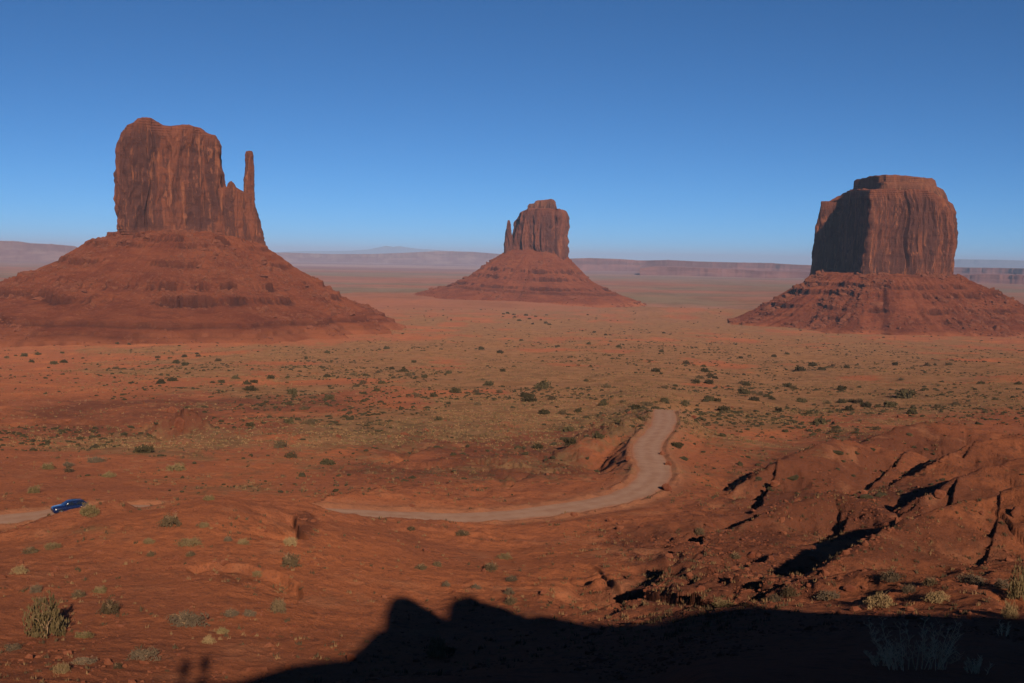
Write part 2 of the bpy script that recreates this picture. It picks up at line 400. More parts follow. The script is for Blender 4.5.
DIRT = (.47, .138, .058); DIRT2 = (.39, .118, .056); ORANGE = (.54, .158, .064); TAN = (.33, .178, .085); OLIVE = (.14, .098, .045); DKRED = (.17, .055, .032)
def mat_ground():
    m = NT('desert_soil', .95, .05, (.55, .63, .68))
    P = m.pos()
    n1 = m.noise(P, .035, 8, .62); n2 = m.noise(P, .35, 8, .65); n3 = m.noise(P, 2.6, 8, .8); nb = m.noise(P, .006, 6, .6)
    c = m.mix(m.ramp(n1, .35, .65), DIRT2, DIRT)
    c = m.mix(m.ramp(m.noise(P, .018, 7, .6, 1.0), .53, .65), c, ORANGE)
    # darker gravelly patches where rock shows
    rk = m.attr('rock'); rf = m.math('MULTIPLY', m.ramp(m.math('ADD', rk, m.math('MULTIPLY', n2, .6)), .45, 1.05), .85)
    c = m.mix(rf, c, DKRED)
    sp = m.ramp(n3, .58, .72); c = m.mix(m.math('MULTIPLY', sp, .6), c, (.17, .06, .035))
    n5 = m.noise(P, .7, 8, .78); c = m.mix(m.math('MULTIPLY', m.ramp(n5, .50, .62), .45), c, (.14, .055, .035)); c = m.mix(m.math('MULTIPLY', m.ramp(m.noise(P, .13, 7, .65, .4), .54, .68), .45), c, (.50, .19, .095))
    vo = m.n('TexVoronoi'); wj = m.n('VectorMath', operation='ADD'); m.l(P, wj.inputs[0]); nz = m.n('TexNoise'); m.l(P, nz.inputs['Vector']); nz.inputs['Scale'].default_value = 1.3; m.l(nz.outputs['Color'], wj.inputs[1]); m.l(wj.outputs[0], vo.inputs['Vector']); vo.inputs['Scale'].default_value = 1.1; vo.inputs['Randomness'].default_value = 1
    vs_ = m.math('MULTIPLY', m.ramp(vo.outputs['Distance'], .34, .20), m.ramp(m.noise(P, .16, 6, .7), .48, .60)); c = m.mix(m.math('MULTIPLY', vs_, .42), c, (.10, .05, .035))
    v2 = m.n('TexVoronoi'); m.l(P, v2.inputs['Vector']); v2.inputs['Scale'].default_value = 2.7
    c = m.mix(m.math('MULTIPLY', m.ramp(v2.outputs['Distance'], .32, .15), .38), c, (.14, .055, .035))
    # dry grass cover
    vg = m.attr('veg')
    vn = m.math('ADD', m.math('MULTIPLY', vg, .42), m.math('MULTIPLY', m.math('ADD', n2, m.math('ADD', n1, m.noise(P, .09, 6, .65))), .55))
    vf = m.ramp(vn, .97, 1.17)
    vc = m.mix(m.ramp(m.noise(P, .12, 6, .7), .4, .62), TAN, OLIVE)
    c = m.mix(m.math('MULTIPLY', vf, .62), c, vc)
    # far plain: broad bands of pale grass, purple shale and red sand
    sx = m.n('SeparateXYZ'); m.l(P, sx.inputs[0])
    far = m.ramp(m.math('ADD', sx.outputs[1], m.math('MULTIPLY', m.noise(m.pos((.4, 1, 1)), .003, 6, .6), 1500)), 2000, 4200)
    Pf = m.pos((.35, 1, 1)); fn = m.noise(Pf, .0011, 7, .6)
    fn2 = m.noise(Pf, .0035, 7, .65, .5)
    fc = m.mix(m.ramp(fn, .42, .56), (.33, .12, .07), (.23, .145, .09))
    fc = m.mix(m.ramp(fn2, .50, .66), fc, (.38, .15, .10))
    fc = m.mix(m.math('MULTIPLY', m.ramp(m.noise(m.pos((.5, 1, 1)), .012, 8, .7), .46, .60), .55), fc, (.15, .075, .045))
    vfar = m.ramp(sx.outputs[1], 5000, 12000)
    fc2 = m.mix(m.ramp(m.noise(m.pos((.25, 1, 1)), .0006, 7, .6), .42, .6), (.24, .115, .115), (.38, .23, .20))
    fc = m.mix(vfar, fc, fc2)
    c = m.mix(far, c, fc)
    # dusty shoulders of the road
    c = m.mix(m.math('MULTIPLY', m.attr('shoulder'), .55), c, (.40, .17, .095))
    m.col(c)
    h = m.math('ADD', m.math('MULTIPLY', n2, 1.0), m.math('MULTIPLY', n3, .35))
    m.bump(m.math('ADD', h, m.math('MULTIPLY', n5, .6)), 1.0, .55)
    return m.m
def mat_road():
    m = NT('packed_gravel', .95, .05, (.40, .47, .55)); P = m.pos()
    n = m.noise(P, .5, 6, .6); n2 = m.noise(P, 5, 5, .7)
    c = m.mix(m.ramp(n, .35, .65), (.35, .165, .10), (.42, .215, .135))
    tr = m.attr('track'); c = m.mix(m.math('MULTIPLY', tr, .45), c, (.45, .245, .16))
    c = m.mix(m.math('MULTIPLY', m.ramp(n2, .6, .75), .25), c, (.22, .10, .065))
    c = m.mix(m.math('MULTIPLY', m.attr('edge'), .75), c, DIRT)
    m.col(c); m.bump(m.math('ADD', n2, n), .5, .05); return m.m
def mat_cliff(name, base, dark, light, s=1.0):
    m = NT(name, .85, .15, (.85, .8, .75))
    P = m.pos((1, 1, .06)); Ph = m.pos((.08, .08, 1)); P0 = m.pos()
    st = m.noise(P, .075*s, 7, .62, .3); st2 = m.noise(m.pos((1, 1, .10)), .15*s, 8, .66, .5); st3 = m.noise(m.pos((1, 1, .18)), .035*s, 6, .6, .6)
    ly = m.noise(Ph, .16*s, 6, .6); g = m.noise(P0, .5*s, 7, .7)
    c = m.mix(m.ramp(st3, .42, .58), base, dark)
    c = m.mix(m.math('MULTIPLY', m.ramp(st, .47, .55), .9), c, dark); c = m.mix(m.math('MULTIPLY', m.ramp(g, .56, .68), .45), c, light)
    c = m.mix(m.math('MULTIPLY', m.ramp(st2, .54, .64), .7), c, light)
    c = m.mix(m.math('MULTIPLY', m.ramp(ly, .5, .62), .30), c, dark)
    c = m.mix(m.math('MULTIPLY', m.attr('strata'), .7), c, base)
    m.col(c)
    h = m.math('ADD', m.math('MULTIPLY', st2, 1.0), m.math('ADD', m.math('MULTIPLY', g, .6), m.math('MULTIPLY', ly, .5)))
    m.bump(h, 1.0, 4.5); return m.m
def mat_talus():
    m = NT('talus_slope', .95, .05, (.70, .68, .62)); P = m.pos(); Ph = m.pos((.05, .05, 1))
    n = m.noise(P, .02, 7, .6); g = m.noise(P, .22, 7, .72); ly = m.noise(m.pos((.14, .14, 1)), .2, 8, .72, .4); g2 = m.noise(P, .9, 5, .7)
    c = m.mix(m.ramp(n, .35, .65), (.19, .055, .030), (.25, .078, .041))
    c = m.mix(m.math('MULTIPLY', m.ramp(ly, .49, .58), .55), c, (.14, .038, .023))
    c = m.mix(m.math('MULTIPLY', m.ramp(g, .54, .66), .7), c, (.32, .135, .08))
    c = m.mix(m.math('MULTIPLY', m.ramp(g2, .55, .66), .6), c, (.10, .035, .023))
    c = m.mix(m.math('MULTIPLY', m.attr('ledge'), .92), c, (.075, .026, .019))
    c = m.mix(m.math('MULTIPLY', m.math('MULTIPLY', m.attr('foot'), m.ramp(n, .2, .6)), .9), c, (.34, .118, .062))
    m.col(c); m.bump(m.math('ADD', g, m.math('MULTIPLY', ly, .5)), 1.0, 4.0); return m.m
def mat_far(name, a, b):
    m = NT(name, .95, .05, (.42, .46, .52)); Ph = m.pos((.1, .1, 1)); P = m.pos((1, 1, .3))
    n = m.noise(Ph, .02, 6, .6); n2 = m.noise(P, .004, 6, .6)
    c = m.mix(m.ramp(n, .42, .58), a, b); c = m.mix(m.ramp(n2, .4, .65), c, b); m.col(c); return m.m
def mat_rock(name='rock', a=(.24, .075, .04), b=(.33, .12, .065)):
    m = NT(name, .9, .1, (.52, .52, .52)); P = m.pos(); n = m.noise(P, 1.2, 6, .65); n0 = m.noise(P, .12, 4, .6)
    c = m.mix(m.ramp(n, .4, .6), a, b); c = m.mix(m.math('MULTIPLY', m.ramp(n0, .4, .7), .5), c, (.17, .05, .03)); m.col(c); m.bump(m.noise(P, 4, 6, .7), .6, .08); return m.m
def mat_leaf(name, a, b):
    m = NT(name, .8, .1); o = m.n('ObjectInfo'); P = m.pos()
    n = m.noise(P, 1.5, 3, .6)
    c = m.mix(m.ramp(n, .35, .65), a, b)
    hs = m.n('HueSaturation'); m.l(c, hs.inputs['Color']); v = m.math('ADD', m.math('MULTIPLY', o.outputs['Random'], .5), .45); m.l(v, hs.inputs['Value'])
    m.col(hs.outputs[0]); return m.m
def plain(name, c, rough=.6, spec=.3, metal=0, em=None):
    m = NT(name, rough, spec); m.col(c); m.b.inputs['Metallic'].default_value = metal; return m.m

M_ground = mat_ground(); M_road = mat_road(); M_talus = mat_talus(); M_rock = mat_rock()
M_cliff = mat_cliff('sandstone_cliff', (.20, .068, .038), (.085, .034, .027), (.33, .125, .065))
M_cliff2 = mat_cliff('sandstone_cliff_far', (.19, .065, .038), (.095, .036, .028), (.28, .105, .06), .7)
M_cap = mat_cliff('caprock', (.22, .085, .05), (.09, .038, .028), (.36, .18, .10), 1.5)

# ------------------------------------------------------------------ ground sheet
def rings():
    r = [1.0]; 
    while r[-1] < 75000:
        q = r[-1]
        hh = 33 if q < 250 else 33+70*min(1, (q-250)/1300)
        dr = max(.22, q*q/(F*hh)*.85) if q > 20 else .25
        if q > 2000: dr = max(dr*.5, q*.02) if q < 12000 else q*.04
        r.append(q+min(dr, q*.05+.2))
    return np.array(r)
RR = rings()
AA = np.concatenate([np.linspace(-180, -32, 75)[:-1], np.arange(-32, 32, .048), np.linspace(32, 180, 75)[:-1]])
AA = np.radians(AA)
X = (np.sin(AA)[None, :]*RR[:, None]); Y = (np.cos(AA)[None, :]*RR[:, None])
Z = np.empty_like(X); RK = np.empty_like(X); VG = np.empty_like(X); SH = np.zeros_like(X)
for k in range(0, len(RR), 60):
    s_ = slice(k, k+60)
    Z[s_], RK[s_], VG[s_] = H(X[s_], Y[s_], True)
nr = (np.hypot(X, Y) < 400) & (Y > 60)
d, s_, sd = polydist(X[nr], Y[nr], road)
SH[nr] = 1-sstep(ROAD_HW, ROAD_HW+5, d)
V = np.stack([X, Y, Z], -1).reshape(-1, 3)
fs = grid_faces(len(RR), len(AA), True)[:, ::-1]
V = np.vstack([V, [[0, 0, -1.65]]]); ce = len(V)-1
j = np.arange(len(AA)); tri = np.stack([np.full(len(AA), ce), (j+1) % len(AA), j], -1)
pad = lambda a: np.append(a.ravel(), 0)
ground = mesh_np('ground', V, [fs, tri], M_ground, True, None, {'rock': pad(RK), 'veg': pad(VG), 'shoulder': pad(SH)})
tag(ground, kind='structure')
print('ground verts', len(V), 'rings', len(RR))

# road strip
tn = np.gradient(road[:, :2], axis=0); tn /= np.linalg.norm(tn, axis=1)[:, None]; nn = np.stack([-tn[:, 1], tn[:, 0]], 1)
# resample finer
idx = np.linspace(0, len(road)-1, len(road)*4); ii = np.arange(len(road))
rc = np.stack([np.interp(idx, ii, road[:, k]) for k in range(3)], 1); rn = np.stack([np.interp(idx, ii, nn[:, k]) for k in range(2)], 1)
lat = np.linspace(-1, 1, 17); V = []
wid = ROAD_HW+0.25+0.35*noise2(idx/3, idx*0, 5)
P = rc[:, None, :2]+rn[:, None, :]*lat[None, :, None]*wid[:, None, None]
track = np.exp(-((np.abs(lat*ROAD_HW)-1.1)/.5)**2)[None]*np.ones((len(rc), 1)); edge = sstep(.72, 1, np.abs(lat))[None]*np.ones((len(rc), 1))
zz = rc[:, None, 2]+0.05*(1-lat[None]**2)-0.03*track+0.02-edge*0.05
V = np.concatenate([P, zz[..., None]], -1).reshape(-1, 3)
ro = mesh_np('road', V, grid_faces(len(rc), 17), M_road, True, None, {'track': track.ravel(), 'edge': edge.ravel()})
tag(ro, kind='structure')

# ------------------------------------------------------------------ rim behind the camera (its shadow falls into the picture)
SHADOW = [(150,692),(230,684),(290,666),(330,661),(345,660),(361,646),(373,633),(383,629),(385,612),(388.5,602),(393,598),(399,596.5),(406,597.5),(413,600.5),(421,605),(430,612),(438,620),(444,621),(447,606),(451,600),(458,597.5),(466,596),(474,596.5),(488,603),(500,611),(523,617),(540,615),(568,621),(579,619),(611,628),(639,626),(649,621),(677,615),(707,606),(740,606),(774,609),(791,611),(831,618),(868,614),(895,616),(922,614),(965,618),(1009,618),(1100,622),(1250,640)]
PX, ok = hit([a for a, b in SHADOW], [b for a, b in SHADOW])
YC = -9.0
sdist = (YC-PX[:, 1])/S[1]
CR = PX+S[None]*sdist[:, None]
order = np.argsort(CR[:, 0]); CR = CR[order]
print('rim crest', np.round(CR[:, [0, 2]], 1).tolist()[:12])
gx = np.arange(-16, 75, .14); gy = np.arange(-30, 6, .3)
GX, GY = np.meshgrid(gx, gy)
cz = np.interp(GX, CR[:, 0], CR[:, 2], left=-2.2, right=CR[-1, 2]-1)
cz = cz+0.0
dy = GY-YC
zt = np.where(dy > 0, cz-.95*np.maximum(dy-.3, 0), cz-.12*np.abs(dy))-0.25*np.abs(fbm2(GX/1.5, GY/1.5, 4, 91))*np.clip(np.abs(dy)/2, 0, 1)
nearcam = np.exp(-(GX/3.0)**2-((GY)/3.5)**2); zt = zt-1.5*nearcam
rim = mesh_np('rim', np.stack([GX, GY, zt], -1).reshape(-1, 3), grid_faces(len(gy), len(gx)), M_ground, True, None,
              {'rock': np.full(GX.size, .6), 'veg': np.zeros(GX.size), 'shoulder': np.zeros(GX.size)})
tag(rim, kind='structure')

# ------------------------------------------------------------------ buttes
def plane_pt(u, v, az, D):
    d = ray(u, v); n = np.array([math.sin(az), math.cos(az)]); rt = np.array([math.cos(az), -math.sin(az)])
    k = D/(d[..., 0]*n[0]+d[..., 1]*n[1]); return (d[..., 0]*rt[0]+d[..., 1]*rt[1])*k, d[..., 2]*k
class Butte:
    def __init__(s, u, D, label, group=None):
        s.az = float(az_T(u, 260.0)[0]); s.D = D
        s.c = np.array([math.sin(s.az), math.cos(s.az)])*D
        s.rt = np.array([math.cos(s.az), -math.sin(s.az)]); s.fw = np.array([math.sin(s.az), math.cos(s.az)])
        s.root = empty('butte', (s.c[0], s.c[1], -100)); tag(s.root, label, 'butte', group)
    def lp(s, pts): 
        a = np.array(pts, float); x, z = plane_pt(a[:, 0], a[:, 1], s.az, s.D); return x, z
    def world(s, lx, ly, z): return s.c[0]+s.rt[0]*lx+s.fw[0]*ly, s.c[1]+s.rt[1]*lx+s.fw[1]*ly, z
    def cliff(s, name, left, right, top, plan, mat, zb=None, amp=4.0, sc=1.0, N=900, Mv=220, seed=0, flute=1.0, label=None, strata=(0.0, 0.1), off=0, smoothing=3):
        xl, zl = s.lp(left); xr, zr_ = s.lp(right); xt, zt = s.lp(top)
        o = np.argsort(zl); xl, zl = xl[o], zl[o]; o = np.argsort(zr_); xr, zr_ = xr[o], zr_[o]
        pl = np.array(plan, float); pl = np.vstack([pl, pl[:1]]); L = np.concatenate([[0], np.cumsum(np.hypot(*(np.diff(pl, axis=0)*[xt[-1]-xt[0], 1]).T))])
        t = np.linspace(0, L[-1], N, endpoint=False); U = np.interp(t, L, pl[:, 0]); W = np.interp(t, L, pl[:, 1])
        for _ in range(int(N/60*smoothing)):       # round the corners of the plan
            U = (np.roll(U, 1)+U*2+np.roll(U, -1))/4; W = (np.roll(W, 1)+W*2+np.roll(W, -1))/4
        U = (U-U.min())/(U.max()-U.min())
        if zb is None: zb = min(zl[0], zr_[0])-25
        ut = (xt-xt[0])/(xt[-1]-xt[0]); ztop = np.interp(U, ut, zt); ztop = ztop+amp*.35*np.tanh(4*noise3(U*(xt[-1]-xt[0])/(9*sc), W/(14*sc), U*0, seed+31))+amp*.12*noise3(U*(xt[-1]-xt[0])/(2.5*sc), W/(4*sc), U*0, seed+32)
        tt = np.linspace(0, 1, Mv)[:, None]; z = zb+tt*(ztop[None]-zb)
        XL = np.interp(z, zl, xl); XR = np.interp(z, zr_, xr); lx = XL+(XR-XL)*U[None]; ly = np.broadcast_to(W[None], lx.shape)+off
        pf = (s.D+np.minimum(ly, 0))/s.D; lx = lx*(s.D+ly)/s.D; zp = z*pf
        # outward normal in plan
        dx = np.roll(lx, -1, 1)-np.roll(lx, 1, 1); dyy = np.roll(ly, -1, 1)-np.roll(ly, 1, 1); ln = np.hypot(dx, dyy)+1e-6
        nx, ny = dyy/ln, -dx/ln
        cen = np.sign(((lx-lx.mean())*nx+(ly-ly.mean())*ny).mean()); nx, ny = nx*cen, ny*cen
        a, b, c = lx/sc, ly/sc, z/sc
        wx_ = 7*noise3(a/40, b/40, c/45, seed+21); a = a+wx_; b = b+wx_*.6
        f1 = noise3(a/38, b/38, c/320, seed+1); f2 = .6*np.tanh(4*noise3(a/17, b/17, c/160, seed+2)); f3 = 1-2*np.abs(noise3(a/8, b/8, c/40, seed+3)); f4 = noise3(a/2.6, b/2.6, c/8, seed+4)
        f3 = f3*np.clip(.6+noise3(a/30, b/30, c/40, seed+23), 0, 1.2)
        blk = noise3(a/13, b/13, c/13, seed+5)+.5*noise3(a/6, b/6, c/6, seed+25)
        crack = -np.clip(.15-np.abs(noise3(a/19, b/19, c/260, seed+6)), 0, 1)/.15*np.clip(.3+1.3*noise3(a/30, b/30, c/50, seed+26), 0, 1.2)
        dsp = flute*(1.5*f1+1.3*f2+.7*f3+2.2*crack)+.35*f4+.55*blk
        # bedded layers near top and foot
        bed = np.clip(1-(ztop[None]-z)/(18*sc), 0, 1)+np.clip(1-(z-(zl[0] if zl[0] > -80 else zb+25))/(12*sc), 0, 1)
        q = z/(3.2*sc)+.6*noise3(a/60, b/60, c/60, 8); bs = (q-np.floor(q)); bstep = np.abs(bs-.5)*2
        dsp = dsp*(1-.6*np.clip(bed, 0, 1))+np.clip(bed, 0, 1)*(bstep-.5)*.4*(.6+noise3(a/22, b/22, c/30, seed+27))
        dsp = dsp*amp-amp*.55
        # weather back the very top edge
        dsp = dsp-amp*.25*np.clip(1-(ztop[None]-z)/(3*sc), 0, 1)**2
        lx2 = lx+nx*dsp; ly2 = ly+ny*dsp
        ztz = zp
        rows = [np.stack([lx2, ly2, ztz], -1)]
        cxm, cym = lx2[-1].mean(), ly2[-1].mean()
        for k in range(1, 14):
            f = 1-(k/13)**1.0
            ax = cxm+(lx2[-1]-cxm)*f; ay = cym+(ly2[-1]-cym)*f
            uu = np.clip((ax-xt[0])/(xt[-1]-xt[0]), 0, 1); az_ = np.interp(uu, ut, zt)
            ramp_ = min(1, k/4)
            az_ = ztop*(1-ramp_)+az_*ramp_
            az_ = az_+(.5*noise3(ax/6/sc, ay/6/sc, ax*0, seed+9)-.3)*sc*ramp_*(1 if k < 13 else 0)
            rows.append(np.stack([ax, ay, az_*(s.D+np.minimum(ay, 0))/s.D], -1)[None])
        G = np.concatenate(rows, 0); wx, wy, wz = s.world(G[..., 0], G[..., 1], G[..., 2])
        Vv = np.stack([wx-s.c[0], wy-s.c[1], wz+100], -1)
        st = np.zeros(G.shape[:2]); st[:len(z)] = np.clip(bed, 0, 1); st[len(z):] = 1
        ff = grid_faces(G.shape[0], N, True)
        ob = mesh_np(name, Vv.reshape(-1, 3), ff, mat, True, s.root, {'strata': st.ravel()})
        ob.data.polygons.foreach_set('use_smooth', np.zeros(len(ff), bool))
        if label: ob['label'] = label
        return ob
    def talus(s, ztop, ain, bin_, routL, routR, routF, routB, pq, pz, ledges, gully=4.0, N=1100, Mr=260, seed=0, cx=0, tilt=0.0, mat=None):
        th = np.linspace(0, 2*math.pi, N, endpoint=False); ct, st = np.cos(th), np.sin(th)
        def ell(a1, a2, b1, b2):
            a = np.where(ct > 0, a1, a2); b = np.where(st > 0, b1, b2)
            return 1/np.sqrt((ct/a)**2+(st/b)**2)
        rin = ell(ain, ain, bin_, bin_)*.55; rout = ell(routR, routL, routB, routF)
        rout = rout*(1+.08*noise3(ct*2, st*2, ct*0, seed+3)+.07*noise3(ct*7, st*7, ct*0, seed+4)+.04*noise3(ct*21, st*21, ct*0, seed+14))
        q = np.linspace(0, 1.06, Mr)[:, None]**1.0; r = rin+(rout-rin)*q
        lx = cx+r*ct; ly = r*st; wx, wy, _ = s.world(lx, ly, 0)
        g = base_H(wx, wy)-1.0
        # talus profile measured from the silhouette
        top = ztop+tilt*np.clip(lx, -ain, ain)
        p = np.interp(q+.02*noise3(ct[None]*3, st[None]*3, q*6, seed), pq, pz)
        z = g+(top-g)*p
        gl = noise3(ct[None]*11+1.6*q, st[None]*11, q*4, seed+5); gl2 = noise3(ct[None]*29, st[None]*29+3*q, q*9, seed+6)
        z = z-gully*(.5*gl+.28*gl2)*np.clip(np.sin(np.clip(q, 0, 1)*math.pi), 0, 1)**.7
        z = z+(2.6*fbm2(wx/30, wy/30, 4, seed+7)+1.5*ridged2(wx/9, wy/9, 3, seed+17))*np.clip(1-q, 0, 1)**.3
        an = noise3(ct[None]*5, st[None]*5, q*0, seed+8); an2 = noise3(ct[None]*26, st[None]*26, q*0, seed+11); an3 = noise3(ct[None]*110, st[None]*110, q*0, seed+12)
        led = np.zeros_like(z)
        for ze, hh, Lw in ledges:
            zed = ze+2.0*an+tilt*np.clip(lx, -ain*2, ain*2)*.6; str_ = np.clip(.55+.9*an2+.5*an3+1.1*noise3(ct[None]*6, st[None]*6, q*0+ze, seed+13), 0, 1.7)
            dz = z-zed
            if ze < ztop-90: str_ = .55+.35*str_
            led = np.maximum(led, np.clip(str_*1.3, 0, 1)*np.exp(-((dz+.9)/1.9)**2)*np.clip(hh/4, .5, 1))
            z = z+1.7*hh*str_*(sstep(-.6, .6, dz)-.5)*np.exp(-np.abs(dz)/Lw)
        z = z-np.clip((q-1)/.06, 0, 1)*5
        Vv = np.stack([wx-s.c[0], wy-s.c[1], z+100], -1)
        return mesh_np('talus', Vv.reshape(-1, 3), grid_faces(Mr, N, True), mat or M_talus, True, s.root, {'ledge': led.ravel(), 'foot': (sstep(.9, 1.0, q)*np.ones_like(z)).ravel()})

def dbg(o): return o
# left butte with thumb
b1 = Butte(188, 1500, 'broad red sandstone butte at the left with a thin thumb spire on its right', 'sandstone buttes')
blk = [(0,.0-42),(.12,-58),(.42,-52),(.5,-60),(.8,-55),(.95,-46),(1,-10),(1,30),(.8,46),(.3,50),(.05,38),(0,0)]
b1.cliff('cliff', [(118,235),(117,226),(115,200),(114.5,178),(116,160),(118,143),(121,133),(123,126)], [(232,240),(228,215),(226,192),(224,180),(222.5,165),(222,150),(221,140),(218,134)],
   [(121,131),(124,125),(130,121.8),(132,119.3),(138,118.3),(146,117.8),(152,119.2),(154,121.5),(159,122),(161.5,125),(170,126),(180,125),(192,126),(201,128),(206,131),(213,133.5),(219,135),(221,139)],
   blk, M_cliff, amp=4.2, seed=10, zb=5)
b1.cliff('shoulder', [(205,245),(206,235),(208,210),(210,195),(212,190)], [(266,246),(263,240),(260,228),(257.5,214),(255,203),(254,196)],
   [(208,188),(222,188),(227,187),(228,183),(230,181),(233,183),(235,187),(240,190),(246,193),(254,196)],
   [(0,-48),(.5,-47),(.75,-38),(1,-22),(1,10),(.8,26),(.3,30),(0,20)], M_cliff, amp=2.6, seed=14, zb=0, sc=.8, N=700)
b1.cliff('spire', [(241,205),(243,195),(243.5,180),(245,165),(244.8,155),(245.3,151.5)], [(256,205),(254.5,195),(254,180),(254.3,168),(253.3,160),(253.5,156),(252.8,152)],
   [(244.8,151.5),(247,151),(250,150.8),(252.8,151.5)], [(0,-14),(.5,-19),(1,-12),(1,4),(.5,9),(0,3)], M_cliff, amp=1.0, seed=18, zb=70, sc=.5, N=240, Mv=140, flute=.8, label='slender thumb of rock standing apart at the right end')
_, z0 = b1.lp([(190, 234)]); zt1 = float(z0[0])
b1.talus(zt1, 112, 78, 375, 268, 410, 420, [0, .06, .12, .19, .34, .47, .59, .85, 1, 1.06], [1.02, .99, .94, .89, .67, .53, .40, .18, .03, 0],
   [(zt1-8, 5, 5), (zt1-16, 3, 4), (zt1-38, 3, 5), (zt1-62, 7, 6), (zt1-76, 5, 5), (zt1-96, 3, 4), (zt1-104, 3, 4), (zt1-112, 3, 4), (zt1-120, 3, 3)], gully=5, seed=30, tilt=-.02, N=1500, Mr=420)

# middle butte, thumb on its left
b2 = Butte(538, 2900, 'small distant sandstone butte in the middle with a thin spire at its left', 'sandstone buttes')
b2.cliff('cliff', [(515,262),(514.5,251),(514,240),(515.5,228),(517.5,219),(520,213),(522,210)], [(568,264),(567,257),(566.5,245),(566.3,232),(566,222),(565.6,214),(565,211)],
   [(518,211.5),(522,209.5),(526,208.5),(535,208),(550,208.5),(560,209.5),(565,211)],
   [(0,-40),(.15,-62),(.3,-50),(.42,-70),(.72,-66),(.78,-50),(.84,-66),(1,-48),(1,20),(.8,55),(.2,55),(0,20)], M_cliff2, amp=5.5, sc=1.2, seed=40, zb=-25, smoothing=1.4)
b2.cliff('caprock', [(527,211),(527,208),(527.5,205.5)], [(557.5,211),(557,208),(556.5,204)], [(527,206),(528.5,204.2),(534,203.8),(535.5,201),(540,200.2),(546,199.6),(550,199.2),(554,199.8),(556.5,203)],
   [(0,-30),(.3,-40),(1,-36),(1,15),(.5,30),(0,10)], M_cap, amp=3.2, seed=44, zb=125, N=400, Mv=60, flute=.8)
b2.cliff('spire', [(502.5,262),(504,254),(505,243),(506,233),(507.3,226),(507.5,221)], [(516,262),(514.5,245),(512,238),(510.5,232),(510,226),(509.8,221)], [(507.3,221),(508.5,220),(509.8,221)],
   [(0,-16),(.5,-28),(1,-16),(1,5),(.5,12),(0,5)], M_cliff2, amp=2.0, sc=.7, seed=48, zb=-25, N=300, Mv=120)
_, z0 = b2.lp([(540, 252)]); zt2 = float(z0[0])
b2.talus(zt2, 95, 88, 350, 255, 480, 480, [0, .1, .28, .44, .62, .83, 1, 1.06], [1.03, .96, .68, .43, .26, .13, .02, 0],
   [(zt2-48, 5, 5), (zt2-66, 5, 5), (zt2-88, 4, 4), (zt2-96, 3, 4)], gully=6, seed=60, tilt=-.05, N=1200, Mr=300)

# right butte, square block with one face in shade
b3 = Butte(884, 2000, 'massive square sandstone butte at the right with its left face in deep shade', 'sandstone buttes')
xc = (870-813)/144.0
ang = 1
b3.cliff('cliff', [(805,285),(806.5,275),(809.5,258),(812,240),(814.5,222),(817,208),(819,199)], [(950,285),(953,275),(955.5,262),(957.5,243),(957,228),(955.5,212),(953,204),(948,197)],
   [(820,200),(829,199.5),(836,196.5),(842,193),(850,189),(870,189),(900,189),(925,190),(938,192),(948,198),(951,203)],
   [(0,62),(.08,52),(.17,60),(.27,20),(.36,-42),(.405,-98),(.60,-76),(.86,-50),(.97,-28),(1,10),(.9,120),(.6,180),(.15,165)], M_cliff, amp=4.0, seed=70, zb=-70, smoothing=1.0, N=1200)
b3.cliff('upper_ledge', [(834,205),(836,197),(842,190),(850,185)], [(950,206),(948,196),(943,188),(937,183)], [(838,190),(846,186),(853,183.5),(880,182),(905,182),(925,183),(936,184.5),(942,189)],
   [(0,90),(.12,60),(.36,-72),(.42,-78),(.85,-40),(1,0),(.9,95),(.3,120)], M_cap, amp=2.4, seed=74, zb=80, N=800, Mv=70, flute=.35, smoothing=1)
b3.cliff('caprock', [(852.5,187),(853,183),(853.5,177.5)], [(937.5,188),(937,184),(935.5,179)], [(853,178),(856,176.8),(870,176),(884,175),(897,175),(912,176.3),(922,177.5),(934,178.3),(936.5,180)],
   [(0,60),(.12,30),(.30,-48),(.40,-55),(.85,-26),(1,10),(.9,70),(.3,90)], M_cap, amp=2.4, seed=78, zb=120, N=700, Mv=60, flute=.8, smoothing=1)
_, z0 = b3.lp([(884, 276)]); zt3 = float(z0[0])
b3.talus(zt3, 128, 118, 245, 300, 310, 360, [0, .22, .42, .61, .72, .88, 1, 1.06], [1.06, 1.0, .71, .43, .28, .11, .02, 0],
   [(zt3-14, 4, 4), (zt3-27, 5, 5), (zt3-50, 4, 4), (zt3-64, 3, 4)], gully=6, seed=90, cx=0, N=1300, Mr=320)

